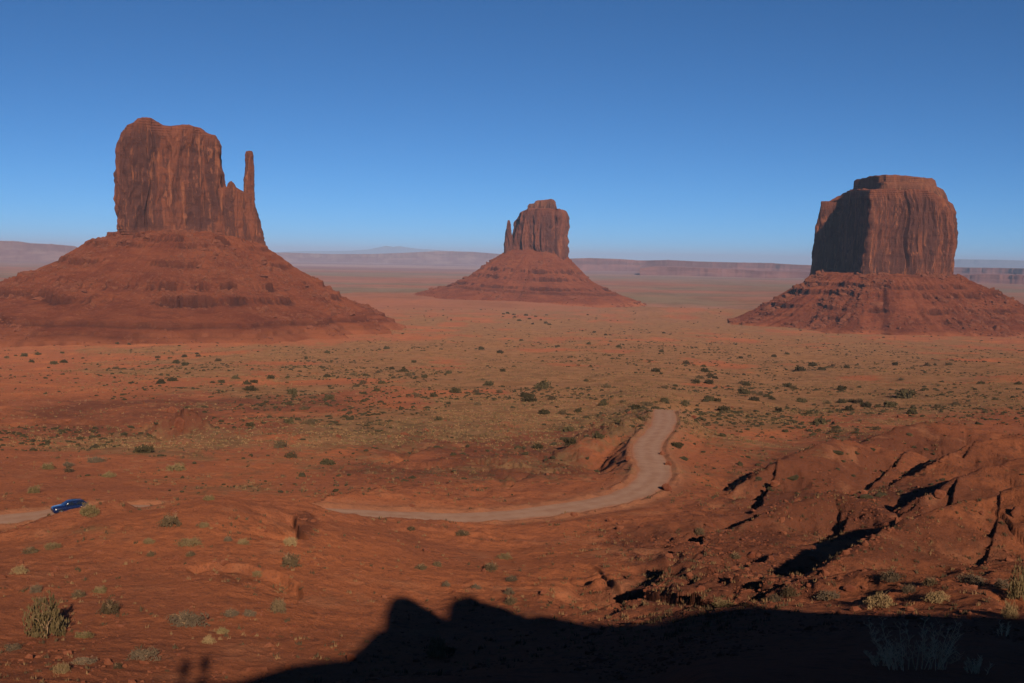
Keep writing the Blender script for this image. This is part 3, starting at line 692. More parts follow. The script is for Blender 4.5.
# ------------------------------------------------------------------ mesas and mountains on the horizon
def mesa(name, pts, D, depth, zb, mat, seed, rough=.25, slope=1.2, label=None):
    """pts: (u, v) of the skyline; a long mesa with cliff, talus foot and real depth"""
    a = np.array(pts, float); us = np.arange(a[0, 0], a[-1, 0], 1.0); vs = np.interp(us, a[:, 0], a[:, 1])
    dd = ray(us, vs); hd = np.hypot(dd[:, 0], dd[:, 1]); Dn = D*(1+.03*noise2(us/45, us*0, seed)+.004*noise2(us/9, us*0, seed+1)+.0015*noise2(us/2.5, us*0, seed+2))
    T = dd[:, 2]/hd; top = T*D; hgt = np.maximum(top-zb, 2)
    rows = []
    for f, dz in [(-slope*1.6, 0), (-slope*.9, .22), (-slope*.25, .5), (-.05, .56), (0.02, .97), (.15, 1.0)]:
        r = Dn+f*hgt; rows.append(np.stack([dd[:, 0]/hd*r, dd[:, 1]/hd*r, zb+dz*hgt+(noise2(us/4, us*0+f, seed+3)*.05*hgt if 0 < dz < 1 else 0)], -1))
    r = Dn+depth; rows.append(np.stack([dd[:, 0]/hd*r, dd[:, 1]/hd*r, zb+hgt*.97], -1))
    r = Dn+depth*1.15; rows.append(np.stack([dd[:, 0]/hd*r, dd[:, 1]/hd*r, zb+0*hgt-5], -1))
    G = np.array(rows)
    o = mesh_np(name, G.reshape(-1, 3), grid_faces(len(rows), len(us)), mat, True)
    tag(o, kind='structure'); return o
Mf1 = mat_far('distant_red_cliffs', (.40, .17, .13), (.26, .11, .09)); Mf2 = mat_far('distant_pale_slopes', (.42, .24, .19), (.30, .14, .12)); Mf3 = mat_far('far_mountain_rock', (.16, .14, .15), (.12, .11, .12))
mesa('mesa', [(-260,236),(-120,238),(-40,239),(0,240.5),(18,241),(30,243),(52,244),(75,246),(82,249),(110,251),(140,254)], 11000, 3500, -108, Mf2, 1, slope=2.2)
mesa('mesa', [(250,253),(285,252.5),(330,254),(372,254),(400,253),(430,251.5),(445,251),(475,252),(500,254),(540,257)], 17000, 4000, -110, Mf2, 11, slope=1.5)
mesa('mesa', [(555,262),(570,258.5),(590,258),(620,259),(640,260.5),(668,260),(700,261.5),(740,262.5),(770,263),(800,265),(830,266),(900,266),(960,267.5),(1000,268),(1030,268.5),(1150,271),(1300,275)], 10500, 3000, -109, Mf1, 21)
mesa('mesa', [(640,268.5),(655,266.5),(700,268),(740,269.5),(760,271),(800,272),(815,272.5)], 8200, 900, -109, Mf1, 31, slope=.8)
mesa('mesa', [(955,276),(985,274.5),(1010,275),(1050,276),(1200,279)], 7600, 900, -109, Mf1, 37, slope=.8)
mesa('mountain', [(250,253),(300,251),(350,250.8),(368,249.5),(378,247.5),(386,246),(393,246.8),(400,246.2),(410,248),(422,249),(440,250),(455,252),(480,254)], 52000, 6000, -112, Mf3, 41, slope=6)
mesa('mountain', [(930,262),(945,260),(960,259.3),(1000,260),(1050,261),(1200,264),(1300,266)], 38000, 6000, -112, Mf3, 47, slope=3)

# ------------------------------------------------------------------ haze
def box(name, lo, hi, mat):
    x0, y0, z0 = lo; x1, y1, z1 = hi
    Vb = [(x0,y0,z0),(x1,y0,z0),(x1,y1,z0),(x0,y1,z0),(x0,y0,z1),(x1,y0,z1),(x1,y1,z1),(x0,y1,z1)]
    Fb = [(0,3,2,1),(4,5,6,7),(0,1,5,4),(1,2,6,5),(2,3,7,6),(3,0,4,7)]
    return mesh_np(name, Vb, np.array(Fb), mat, False)
if HAZE_DENSITY > 0:
    hm = bpy.data.materials.new('haze_air'); hm.use_nodes = True; t = hm.node_tree; t.nodes.remove(t.nodes['Principled BSDF'])
    pv = t.nodes.new('ShaderNodeVolumePrincipled'); pv.inputs['Density'].default_value = HAZE_DENSITY
    pv.inputs['Color'].default_value = (.40, .55, .86, 1); pv.inputs['Anisotropy'].default_value = -0.22
    t.links.new(pv.outputs[0], t.nodes['Material Output'].inputs['Volume'])
    hz = box('haze', (-82000, -82000, -130), (82000, 82000, 420), hm); tag(hz, kind='stuff')

# ------------------------------------------------------------------ plants
M_tw = plain('dry_twig', (.26, .17, .10), .9, .05); M_bark = plain('bark', (.12, .075, .05), .9, .05)
L_jun = mat_leaf('juniper_leaf', (.058, .047, .025), (.095, .072, .036)); L_sage = mat_leaf('sagebrush_leaf', (.12, .088, .06), (.17, .12, .08))
L_yel = mat_leaf('rabbitbrush_leaf', (.24, .16, .08), (.32, .22, .11)); L_dk = mat_leaf('dark_scrub_leaf', (.10, .070, .042), (.15, .10, .055))
L_gr = mat_leaf('grass_blade', (.26, .15, .075), (.34, .20, .10)); L_olive = mat_leaf('olive_bush_leaf', (.15, .11, .05), (.23, .165, .08))
def leaves(n, rx, rz, size, seed, up=.3, lump=.5, asp=.45, base=0.0):
    """leaf faces spread through an uneven crown"""
    r = np.random.default_rng(seed)
    th = r.uniform(0, 2*math.pi, n); ph = np.arccos(r.uniform(-.25, 1, n)); k = r.uniform(.35, 1, n)**.6
    d = np.stack([np.sin(ph)*np.cos(th), np.sin(ph)*np.sin(th), np.cos(ph)], 1)
    lm = 1+lump*noise3(d[:, 0]*2.2+seed, d[:, 1]*2.2, d[:, 2]*2.2, seed)+.25*noise3(d[:, 0]*6, d[:, 1]*6, d[:, 2]*6, seed+1)
    keep = noise3(d[:, 0]*4, d[:, 1]*4+k*3, d[:, 2]*4, seed+2) > -.32
    c = d*(k*lm)[:, None]*np.array([rx, rx, rz]); c[:, 2] = c[:, 2]*1.0+rz*.25+base; c = c[keep]; m = len(c); c[:, 2] = np.maximum(c[:, 2], .03)
    a = r.normal(size=(m, 3))+np.array([0, 0, up*2]); a /= np.linalg.norm(a, axis=1)[:, None]
    b = np.cross(a, r.normal(size=(m, 3))); b /= np.linalg.norm(b, axis=1)[:, None]
    sz = size*r.uniform(.6, 1.4, m)[:, None]
    V = np.stack([c-b*sz*asp, c+b*sz*asp*.4-a*sz*.4, c+b*sz*asp, c+a*sz], 1).reshape(-1, 3)
    return V, np.arange(m*4).reshape(-1, 4)
def tube(path, r0, r1, n=5):
    path = np.asarray(path, float); V = []; K = len(path)
    for i, p in enumerate(path):
        t = path[min(i+1, K-1)]-path[max(i-1, 0)]; t = t/(np.linalg.norm(t)+1e-9); u = np.cross(t, [.3, .9, .2]); u /= np.linalg.norm(u); w_ = np.cross(t, u)
        rr = r0+(r1-r0)*i/(K-1)
        for k in range(n): a = 2*math.pi*k/n; V.append(p+rr*(math.cos(a)*u+math.sin(a)*w_))
    return np.array(V), grid_faces(K, n, True)
def join(parts):
    V, Fa, o = [], [], 0
    for v, f in parts: V.append(v); Fa.append(f+o); o += len(v)
    return np.vstack(V), Fa
def stems(n, rx, rz, r0, seed, spread=.8, fork=2):
    r = np.random.default_rng(seed); out = []
    for i in range(n):
        a = r.uniform(0, 2*math.pi); l = r.uniform(.6, 1)*rz*1.15; e = np.array([math.cos(a)*rx*spread*r.uniform(.2, 1), math.sin(a)*rx*spread*r.uniform(.2, 1), l])
        m = e*.5+r.normal(size=3)*.07*rz; s0 = r.normal(size=3)*.04*rx; s0[2] = -.08
        out.append(tube([s0, m*.5, m, (m+e)/2+r.normal(size=3)*.04, e], r0, r0*.3, 4))
        for k in range(fork):
            t = r.uniform(.4, .9); b = m*(1-t)+e*t; e2 = b+np.array([r.normal()*.28*rx, r.normal()*.28*rx, r.uniform(.1, .4)*rz])
            out.append(tube([b, (b+e2)/2+r.normal(size=3)*.03, e2], r0*.5, r0*.15, 3))
            for q in range(fork):
                b2 = b+(e2-b)*r.uniform(.3, 1); out.append(tube([b2, b2+np.array([r.normal()*.1*rx, r.normal()*.1*rx, r.uniform(.05, .2)*rz])], r0*.25, r0*.1, 3))
    return join(out)
def plant_mesh(name, kind, seed, detail=1.0):
    """unit plants: radius about 1, height about 1"""
    n = int(1500*detail)
    if kind == 'juniper': return leaves(n, 1, .62, .13/detail**.5, seed, .3, .7)
    if kind == 'sage': return leaves(n, 1, .55, .11/detail**.5, seed, .6, .45, .3)
    if kind == 'tall': return leaves(n, .85, 1.05, .14/detail**.5, seed, 1.4, .6, .22)
    return leaves(n, 1, .6, .12/detail**.5, seed, 1.2, .5, .2)
PROTO = {}
def protos():
    for kind, mat, ms in (('juniper', L_jun, M_bark), ('sage', L_sage, M_tw), ('dark', L_dk, M_tw), ('olive', L_olive, M_tw), ('yellow', L_yel, M_tw), ('tall', L_olive, M_tw)):
        for k in range(3):
            g = {'dark': 'sage', 'olive': 'sage', 'yellow': 'tuft', 'tall': 'tall'}.get(kind, kind)
            V, Fq = plant_mesh('c', g, 100+k*7+len(PROTO)*3)
            me = mesh_np('foliage', V, Fq, mat, False); m1 = me.data; bpy.data.objects.remove(me)
            V, Fl = stems(9, 1, .62 if g != 'tall' else 1.0, .028, 200+k+len(PROTO))
            me = mesh_np('stem', V, Fl, ms, True); m2 = me.data; bpy.data.objects.remove(me)
            V, Fq = plant_mesh('c', g, 300+k*5+len(PROTO), .22); sv, sf = stems(4, 1, .6, .04, 3+k, fork=0)
            m3 = mesh_np('shrub', np.vstack([V, sv]), [Fq]+[f+len(V) for f in sf], mat, False); m3d = m3.data; bpy.data.objects.remove(m3)
            PROTO[kind, k] = (m1, m2, m3d)
protos()
cnt = [0]
def place_plant(name, cat, kind, P, wid, hgt, label, group=None, parts=True, tilt=0):
    cnt[0] += 1; k = cnt[0] % 3; m1, m2, m3 = PROTO[kind, k]
    rz = random.uniform(0, 6.28); sc = (wid/2, wid/2*random.uniform(.85, 1.1), hgt)
    if parts:
        o = empty(name, tuple(P), rz); o.scale = sc
        for nm, m in (('foliage', m1), ('stem', m2)):
            c = bpy.data.objects.new(nm, m); COL.objects.link(c); c.parent = o
    else:
        o = bpy.data.objects.new(name, m3); COL.objects.link(o); o.location = tuple(P); o.rotation_euler = (0, 0, rz); o.scale = sc
    tag(o, label, cat, group); return o

# plants near enough to tell apart: (u, v of the foot, width px, height px, kind, label)
NEAR = [
 (47,636,42,34,'tall','tall olive-yellow bush casting a dark shadow on the bare red slope, bottom left','bush'),
 (171,526,20,15,'dark','round grey-brown bush on the crest of the red mound in front of the road','bush'),
 (291,566,19,14,'dark','round dark bush just above the right end of the fluted gully wall','bush'),
 (109,613,18,15,'dark','compact dark brown bush alone between the tall olive bush and the grey spiky one','bush'),
 (187,625,32,15,'sage','wide low grey spiky bush on bare red soil below the gully','bush'),
 (278,612,16,16,'dark','small dark bush at the foot of the black crack in the gully','bush'),
 (88,515,17,13,'olive','olive bush on the crest of the mound just below the rear of the blue car','bush'),
 (222,633,11,7,'olive','small olive bush right of the wide grey spiky bush','bush'),
 (208,643,10,8,'yellow','pale straw tuft on bare soil above the two standing shadows','grass tuft'),
 (83,637,15,6,'olive','low olive bush just right of the tall olive-yellow bush','bush'),
 (42,602,9,7,'dark','small dark bush above the tall olive-yellow bush','bush'),
 (36,592,10,9,'sage','small grey bush highest of those above the tall bush','bush'),
 (78,597,13,8,'dark','small brown bush left of a paired olive one above the round dark bush','bush'),
 (100,592,11,7,'olive','small olive bush above the compact dark brown bush','bush'),
 (20,573,12,8,'yellow','pale tan tuft on the left slope under the dark low bush','grass tuft'),
 (31,553,14,7,'dark','dark low bush on the left slope below the road','bush'),
 (53,548,14,7,'yellow','tan grass tuft right of the dark low bush on the left slope','grass tuft'),
 (190,545,20,8,'yellow','widest tan grass tuft above the fluted gully wall','grass tuft'),
 (191,556,9,6,'dark','small dark bush directly under the widest tan tuft','bush'),
 (149,543,10,6,'yellow','pale tan tuft left of the widest tan tuft','grass tuft'),
 (151,556,8,6,'dark','small dark bush between pale tufts on the smooth mound','bush'),
 (204,527,9,6,'yellow','pale tuft just under the mound top, right of the round grey-brown bush','grass tuft'),
 (209,500,10,6,'olive','small olive tuft at the very top of the mound','bush'),
 (243,544,10,6,'yellow','tan tuft between the mound top and the fluted wall','grass tuft'),
 (228,541,8,6,'sage','small grey bush left of a tan tuft on the mound','bush'),
 (257,576,10,7,'yellow','pale tuft inside the gully under its fluted wall','grass tuft'),
 (231,616,13,8,'sage','grey bush at the left of the pair at the gully foot','bush'),
 (249,616,11,8,'sage','grey bush right of its pair at the gully foot','bush'),
 (290,545,12,10,'yellow','yellowish tuft beside the black notch in the mound','grass tuft'),
 (84,663,20,6,'sage','low grey bush near the bottom left edge, beside a dark hole','bush'),
 (62,672,14,10,'yellow','tan tuft near the bottom left edge below the low grey bush','grass tuft'),
 (142,658,26,10,'sage','spreading grey bush near the bottom, right of the low grey bush','bush'),
 (118,668,9,6,'dark','small dark bush near the bottom edge under the spreading grey bush','bush'),
 (13,650,12,7,'sage','grey bush at the far left edge below the tall olive bush','bush'),
 (491,570,14,10,'dark','dark round bush on the slope under the road, centre','bush'),
 (505,559,13,7,'yellow','tan tuft just right above the dark round bush on the centre slope','grass tuft'),
 (512,581,10,7,'sage','grey bush under the dark round bush on the centre slope','bush'),
 (509,594,10,8,'sage','grey bush second down the row leading to the big shadow','bush'),
 (511,604,11,9,'dark','dark bush lowest in the row above the big shadow','bush'),
 (476,589,9,6,'sage','small grey bush left of the row above the big shadow','bush'),
 (421,569,12,7,'dark','dark bush on the rounded shoulder left of centre','bush'),
 (437,566,10,6,'dark','dark bush right of its neighbour on the rounded shoulder','bush'),
 (462,535,14,6,'dark','low dark bush just below the road, centre left','bush'),
 (446,586,8,6,'sage','small grey bush above the tall shadow lumps','bush'),
 (411,530,9,5,'dark','small dark bush on the road verge','bush'),
 (437,657,19,22,'yellow','pale yellow bush catching light inside the big foreground shadow','bush'),
 (450,652,11,8,'dark','small reddish bush beside the pale bush in the big shadow','bush'),
 (789,596,14,12,'dark','grey-brown bush at the left of the sunlit strip above the shadow','bush'),
 (829,598,22,8,'sage','spreading grey bush on the sunlit strip, second from its left','bush'),
 (892,580,20,10,'sage','pale rounded grey bush at the foot of the large right hill','bush'),
 (881,606,27,13,'yellow','yellow-green bush in the middle of the sunlit strip above the shadow','bush'),
 (937,601,20,11,'yellow','yellow-green bush just above the diagonal shadow streak at the right','bush'),
 (931,585,14,10,'dark','dark bush where the diagonal shadow streak begins','bush'),
 (908,592,14,9,'sage','grey bush between the two yellow-green bushes','bush'),
 (722,606,22,8,'olive','low olive bush on the edge of the big shadow, right of centre','bush'),
 (775,601,12,8,'sage','small grey bush touching the edge of the big shadow','bush'),
 (972,584,26,10,'sage','wide grey bush at the right above the diagonal shadow streak','bush'),
 (1002,588,16,10,'sage','grey bush near the right edge above the diagonal streak','bush'),
 (1019,598,22,28,'tall','tall dark bush cut by the right edge of the picture','bush'),
 (1010,618,12,16,'yellow','lone tan stalky tuft in the shadow near the right edge','grass tuft'),
 (800,572,9,7,'sage','small grey bush on the slope left of the large right hill','bush'),
 (735,558,10,7,'dark','small dark bush in the broken ground under the middle hill','bush'),
 (699,534,11,8,'dark','dark bush standing right of the road bend','bush'),
 (34,493,12,8,'olive','olive-green bush above the road left of the blue car','bush'),
 (48,469,13,7,'olive','bush on the flat left of its twin, above the blue car','bush'),
 (69,472,9,5,'dark','small dark bush above the blue car','bush'),
 (68,466,9,5,'sage','small grey bush above the blue car','bush'),
 (96,462,16,6,'sage','grey bush up the flat behind the blue car','bush'),
 (108,477,12,6,'olive','olive bush up the flat right of the blue car','bush'),
 (176,470,20,7,'olive','wide olive bush on the flat behind the mound','bush'),
 (143,452,16,6,'dark','dark bush beyond the flat behind the mound','bush'),
]
nu = [a[0] for a in NEAR]; nv = [a[1] for a in NEAR]
PP, ok = hit(nu, nv)
for (u, v, wp, hp, kind, lab, cat), P in zip(NEAR, PP):
    D = np.linalg.norm(P); P = P-np.array([0, 0, .04])
    place_plant('bush' if cat == 'bush' else 'grass_tuft', cat, kind, P, wp*D/F, hp*D/F/1.05/(1.25 if kind == 'tall' else .85), lab)

# bare twiggy bushes rising out of the shadow
def bare(u, v, wp, hp, seed, lab, n):
    P, _ = hit([u], [v], dmin=14); P = P[0]; D = np.linalg.norm(P); o = empty('bare_bush', tuple(P-np.array([0, 0, .03])))
    wd, hg = wp*D/F, hp*D/F; r = np.random.default_rng(seed)
    groups = 3
    for g in range(groups):
        out = []
        for i in range(n//groups):
            x0 = (r.uniform(-.5, .5))*wd*.7; l = hg*r.uniform(.35, 1); lean = x0*.4+r.normal()*.12*hg
            p = [np.array([x0*.75, r.normal()*.15, -.05])]; K = 7
            for k in range(1, K): 
                t = k/(K-1); p.append(np.array([x0*.75+lean*t, p[0][1]+r.normal()*.02, l*t])+r.normal(size=3)*.018*hg)
            out.append(tube(p, .011, .004, 4))
            for k in range(2, K):
                for q in range(3):
                    b = p[k]; a = r.uniform(0, 6.28); ll = hg*r.uniform(.06, .2)*(1.1-.3*k/K); e = b+np.array([math.cos(a)*ll*.8, math.sin(a)*ll*.8, ll*r.uniform(.4, 1)])
                    out.append(tube([b, (b+e)/2+r.normal(size=3)*.01, e], .005, .0025, 3))
                    for z_ in range(3):
                        b2 = b+(e-b)*r.uniform(.4, 1); a = r.uniform(0, 6.28); e2 = b2+np.array([math.cos(a), math.sin(a), r.uniform(.3, 1.2)])*ll*.4
                        out.append(tube([b2, e2], .003, .002, 3))
        V, Fl = join(out); mesh_np('twig', V, Fl, M_sunpaint, True, o)
    tag(o, lab, 'bush'); return o
M_sunpaint = plain('sunpaint_twig', (.80, .52, .30), .85, .1)  # twig colour raised to stand in for sunlight missing in the shadow
bare(915, 670, 92, 46, 5, 'large bare twiggy pale bush standing in the black shadow at the bottom right', 27)
bare(885, 666, 40, 22, 6, 'smaller bare pale twigs left of the large twiggy bush in the shadow', 15)
bare(975, 673, 26, 18, 7, 'small bare pale bush right of the large twiggy one in the shadow', 12)
bare(1003, 636, 16, 14, 8, 'tiny bare bush above and right of the large twiggy one in the shadow', 9)

# shrubs on the plain
def cv(L, ox, oy, k): return [(ox+a*k, oy+b*k) for a, b in L]
Z5 = cv([(38,153),(72,155),(108,146),(148,135),(210,116),(178,143),(65,178),(120,177),(103,198),(195,155),(240,160),(268,214),(212,214),(330,203),(387,202),(392,238),(422,182),(407,168),(453,203),(463,142),(494,130),(455,90),(310,148),(574,190),(540,228),(525,213),(602,222),(580,263),(633,263),(678,258),(700,170),(760,188),(750,238),(898,142),(913,87),(922,190),(922,225),(985,121),(805,230),(875,240),(843,248),(980,237),(1005,170),(1015,175),(708,65),(755,38),(516,55),(290,66),(132,78),(402,80),(920,33),(790,73),(958,357),(736,330),(563,360),(655,350),(280,280),(650,312)],340,320,.3516)
Z4 = cv([(188,96),(475,110),(555,107),(557,133),(597,106),(657,120),(163,128),(94,123),(193,124),(72,105),(115,100),(20,110),(815,172),(865,170),(985,167),(985,95),(745,190),(755,207),(765,185),(710,172),(485,187),(520,180),(390,70),(353,70),(880,218),(915,265),(755,315),(433,395),(875,410),(845,380),(990,235),(640,185),(350,143),(668,185),(512,112),(530,125),(870,305),(935,310),(985,430)],0,320,.332)
Z6 = cv([(20,125),(50,180),(60,170),(75,150),(90,165),(105,170),(85,185),(40,185),(70,135),(180,110),(358,147),(395,132),(455,133),(497,138),(420,145),(480,205),(658,175),(665,208),(670,228),(693,212),(730,205),(735,132),(800,130),(895,187),(822,248),(768,257),(690,275),(625,255),(590,255),(530,243),(553,255),(585,322),(510,240),(480,243),(440,245),(360,240),(295,268),(385,275),(415,305),(130,265),(15,248),(85,235),(110,238),(200,190),(220,215),(240,220),(260,225),(190,215),(185,185),(275,232),(220,235),(320,195),(318,98),(280,105),(640,130),(505,265),(460,330),(340,200),(1005,188)],680,320,.336)
Z2 = cv([(432,400),(445,398),(463,402),(480,420),(500,405),(520,430),(528,408),(545,418),(560,428),(570,432),(510,415),(465,410),(740,463),(705,455),(688,490),(915,457),(908,513),(780,500),(595,498),(670,450)],360,180,.332)
def shr_label(u, v):
    side = 'below the left butte' if u < 330 else 'left of centre' if u < 480 else 'in the centre of the plain' if u < 620 else 'between the road end and the right butte' if u < 800 else 'under the right butte'
    dep = 'tiny far' if v < 345 else 'small dark' if v < 375 else 'round dark green'
    return f'{dep} desert shrub {side}', f'{dep} shrubs {side}'
BIG = {24: 13, 23: 14, 16: 8}
plantsP = []
for L in (Z5, Z4, Z6, Z2): plantsP += L
au = np.array([p[0] for p in plantsP]); av = np.array([p[1] for p in plantsP])
P_, ok = hit(au, av+1.5)
big5 = set([23, 24, 26, 19]); 
for i, P in enumerate(P_):
    if not ok[i]: continue
    u, v = au[i], av[i]; D = np.linalg.norm(P)
    wp = (3.2+max(0, (v-335))*.075)*random.uniform(.75, 1.3)
    if i in (23, 24): wp = 15
    if i == len(Z5)+len(Z4)+10 or i == len(Z5)+len(Z4)+18: wp = 14
    wp = min(wp, 15); wm = min(wp*D/F, 6.5)
    lab, grp = shr_label(u, v)
    if i == 24: lab, grp = 'biggest dark juniper bush left of the far end of the road', None
    if i == 23: lab, grp = 'wide dark juniper just above the biggest one left of the road end', None
    kd = 'juniper' if random.random() < .72 else 'dark'
    place_plant('desert_shrub', 'shrub', kd, P-np.array([0, 0, .1]), wm, wm*random.uniform(.48, .62)/.85, lab, grp, parts=False)

# ------------------------------------------------------------------ stuff: low scrub, grass and rubble
def icos():
    t = (1+5**.5)/2; V = np.array([(-1,t,0),(1,t,0),(-1,-t,0),(1,-t,0),(0,-1,t),(0,1,t),(0,-1,-t),(0,1,-t),(t,0,-1),(t,0,1),(-t,0,-1),(-t,0,1)], float); V /= np.linalg.norm(V[0])
    Fi = np.array([(0,11,5),(0,5,1),(0,1,7),(0,7,10),(0,10,11),(1,5,9),(5,11,4),(11,10,2),(10,7,6),(7,1,8),(3,9,4),(3,4,2),(3,2,6),(3,6,8),(3,8,9),(4,9,5),(2,4,11),(6,2,10),(8,6,7),(9,8,1)]); return V, Fi
IV, IF = icos()
def rubble(name, P, size, mat, seed, kind='stuff', parent=None, origin=None, flat=.7):
    r = np.random.default_rng(seed); n = len(P)
    base = IV[None]*(1+.28*r.normal(size=(n, 12, 1))).clip(.45, 1.6)
    sc = np.stack([r.uniform(.7, 1.4, n), r.uniform(.6, 1.1, n), r.uniform(.45, .9, n)*flat/.7], 1)
    V = base*sc[:, None]; a = r.uniform(0, 6.28, n); c, s_ = np.cos(a)[:, None], np.sin(a)[:, None]
    X_, Y_ = V[..., 0]*c-V[..., 1]*s_, V[..., 0]*s_+V[..., 1]*c; V = np.stack([X_, Y_, V[..., 2]], -1)*size[:, None, None]+P[:, None]
    if origin is not None: V = V-origin
    Fq = (IF[None]+12*np.arange(n)[:, None, None]).reshape(-1, 3)
    o = mesh_np(name, V.reshape(-1, 3), Fq, mat, False, parent); o['kind'] = kind; return o
def scatter(n, dmin, dmax, f, seed, azr=31, pw=1.0):
    """points spread over the ground between two distances, kept with probability f(rock, veg, r, near-road distance)"""
    r = np.random.default_rng(seed); a = np.radians(r.uniform(-azr, azr, n)); q = r.uniform(0, 1, n)
    D = (dmin**-pw+(dmax**-pw-dmin**-pw)*q)**(-1/pw)
    x, y = np.sin(a)*D, np.cos(a)*D; z, rk, vg = H(x, y, True)
    dr, _, _ = polydist(x, y, road[::6]); keep = (r.uniform(0, 1, n) < f(rk, vg, D)) & (dr > ROAD_HW+.6)
    return np.stack([x, y, z], 1)[keep], D[keep]
cl = lambda x, y: np.clip(.5+1.1*x, 0, 1)
P, D = scatter(230000, 45, 420, lambda rk, vg, D: np.clip(rk-.12, 0, 1)**1.5*.55+.05, 1)
cn = fbm2(P[:, 0]/7, P[:, 1]/7, 3, 70); k = cn+.3*(np.random.default_rng(4).random(len(P))-.5) > -.10; P, D = P[k], D[k]
r_ = np.random.default_rng(5); sz = (.07+.9*r_.pareto(3.4, len(P))*.10).clip(.06, .5)*(.5+D/200)
tag(rubble('rubble', P, sz, M_rock, 11))
print('rubble', len(P))
def tufts(name, P, D, size, mat, seed, blades=7, up=1.0):
    r = np.random.default_rng(seed); n = len(P)
    a = r.uniform(0, 6.28, (n, blades)); tl = r.uniform(.1, .8, (n, blades)); h = size[:, None]*r.uniform(.5, 1, (n, blades)); wd = h*.22
    dx, dy = np.cos(a), np.sin(a); ox = r.normal(size=(n, blades))*size[:, None]*.35; oy = r.normal(size=(n, blades))*size[:, None]*.35
    b0 = np.stack([P[:, None, 0]+ox-dy*wd, P[:, None, 1]+oy+dx*wd, P[:, None, 2]+0*h-.03], -1)
    b1 = np.stack([P[:, None, 0]+ox+dy*wd, P[:, None, 1]+oy-dx*wd, P[:, None, 2]+0*h-.03], -1)
    t = np.stack([P[:, None, 0]+ox+dx*tl*h, P[:, None, 1]+oy+dy*tl*h, P[:, None, 2]+h*up], -1)
    V = np.stack([b0, b1, t], 2).reshape(-1, 3); o = mesh_np(name, V, np.arange(len(V)).reshape(-1, 3), mat, False); tag(o, kind='stuff'); return o
P, D = scatter(60000, 48, 300, lambda rk, vg, D: np.clip(vg*.8+.05+.35*rk, 0, .9), 2)
k = fbm2(P[:, 0]/9, P[:, 1]/9, 3, 71) +.4*(np.random.default_rng(79).random(len(P))-.5) > -.03; P, D = P[k], D[k]
r_ = np.random.default_rng(6); h = r_.random(len(P))
sz = (.14+.16*r_.random(len(P)))*(.7+D/230)
tufts('dry_grass', P[h < .6], D[h < .6], sz[h < .6], L_gr, 21); tufts('low_scrub', P[h >= .6], D[h >= .6], sz[h >= .6]*1.2, L_dk, 22, 9)
P, D = scatter(60000, 240, 1500, lambda rk, vg, D: np.clip(vg*1.0+.05, 0, .9), 3, pw=.8)
k = fbm2(P[:, 0]/35, P[:, 1]/35, 4, 72)+.35*(np.random.default_rng(77).random(len(P))-.5) > -.10; P, D = P[k], D[k]
h = np.random.default_rng(8).random(len(P)); sz = (.22+.25*np.random.default_rng(9).random(len(P)))*(.8+D/700)
tufts('plain_grass', P[h < .55], D[h < .55], sz[h < .55], L_gr, 23, 6, .8); tufts('plain_scrub', P[h >= .55], D[h >= .55], sz[h >= .55], L_olive, 24, 8, .8)
P, D = scatter(66000, 160, 2300, lambda rk, vg, D: np.clip(vg*.6+.10+.35*rk, 0, .7)*(.12+.88*sstep(190, 330, D)), 4, pw=.5)
k = fbm2(P[:, 0]/60, P[:, 1]/60, 4, 73)+.5*(np.random.default_rng(78).random(len(P))-.5) > .02; P, D = P[k], D[k]
P[:, 2] += .1; tag(rubble('far_scrub', P, (.22+.75*np.random.default_rng(3).random(len(P))**3)*(.8+D/1300), L_jun, 25, flat=.55)); print('scrub', len(P))

# fallen blocks on the talus slopes, one part of each butte
def debris(B, n, rx, ry, seed, smin, smax):
    r = np.random.default_rng(seed); me = [c for c in B.root.children if c.name.startswith('talus')][0].data
    co = np.empty(len(me.vertices)*3, np.float32); me.vertices.foreach_get('co', co); co = co.reshape(-1, 3)
    i = r.integers(0, len(co), n); P = co[i]; k = noise2(P[:, 0]/45, P[:, 1]/45, seed) > -.1; P = P[k]
    sz = smin+(smax-smin)*(r.pareto(3, len(P))*.3).clip(0, 1)
    o = rubble('fallen_rock', P, sz, M_rock, seed, parent=B.root); return o
debris(b1, 16000, 0, 0, 301, .8, 5.0); debris(b2, 5000, 0, 0, 302, 1.4, 7); debris(b3, 12000, 0, 0, 303, 1.1, 8)

# ------------------------------------------------------------------ boulders that can be told apart
def boulder_mesh(seed, n=3, blocky=.5):
    V, Fi = IV.copy(), IF.copy()
    for _ in range(n):
        e = {}; Vn = list(V); out = []
        def mid(a, b):
            k_ = (min(a, b), max(a, b))
            if k_ not in e: m_ = (V[a]+V[b]); e[k_] = len(Vn); Vn.append(m_/np.linalg.norm(m_))
            return e[k_]
        for a, b, c in Fi:
            x, y, z = mid(a, b), mid(b, c), mid(c, a); out += [(a, x, z), (b, y, x), (c, z, y), (x, y, z)]
        V = np.array(Vn); Fi = np.array(out)
    r = np.random.default_rng(seed); d = V.copy(); R0 = np.full(len(V), 1.0)
    for k in range(11):
        nn_ = r.normal(size=3); nn_ /= np.linalg.norm(nn_); c_ = r.uniform(.62, .9); t = d@nn_; R0 = np.where(t > .05, np.minimum(R0, c_/np.maximum(t, .05)), R0)
    R0 = R0*(1+.10*noise3(d[:, 0]*3, d[:, 1]*3, d[:, 2]*5, seed)+.05*noise3(d[:, 0]*9, d[:, 1]*9, d[:, 2]*14, seed+1))
    return d*R0[:, None], Fi
BM = []
for k in range(5):
    V, Fi = boulder_mesh(60+k, 2); o = mesh_np('boulder', V, Fi, M_rock, False); BM.append(o.data); bpy.data.objects.remove(o)
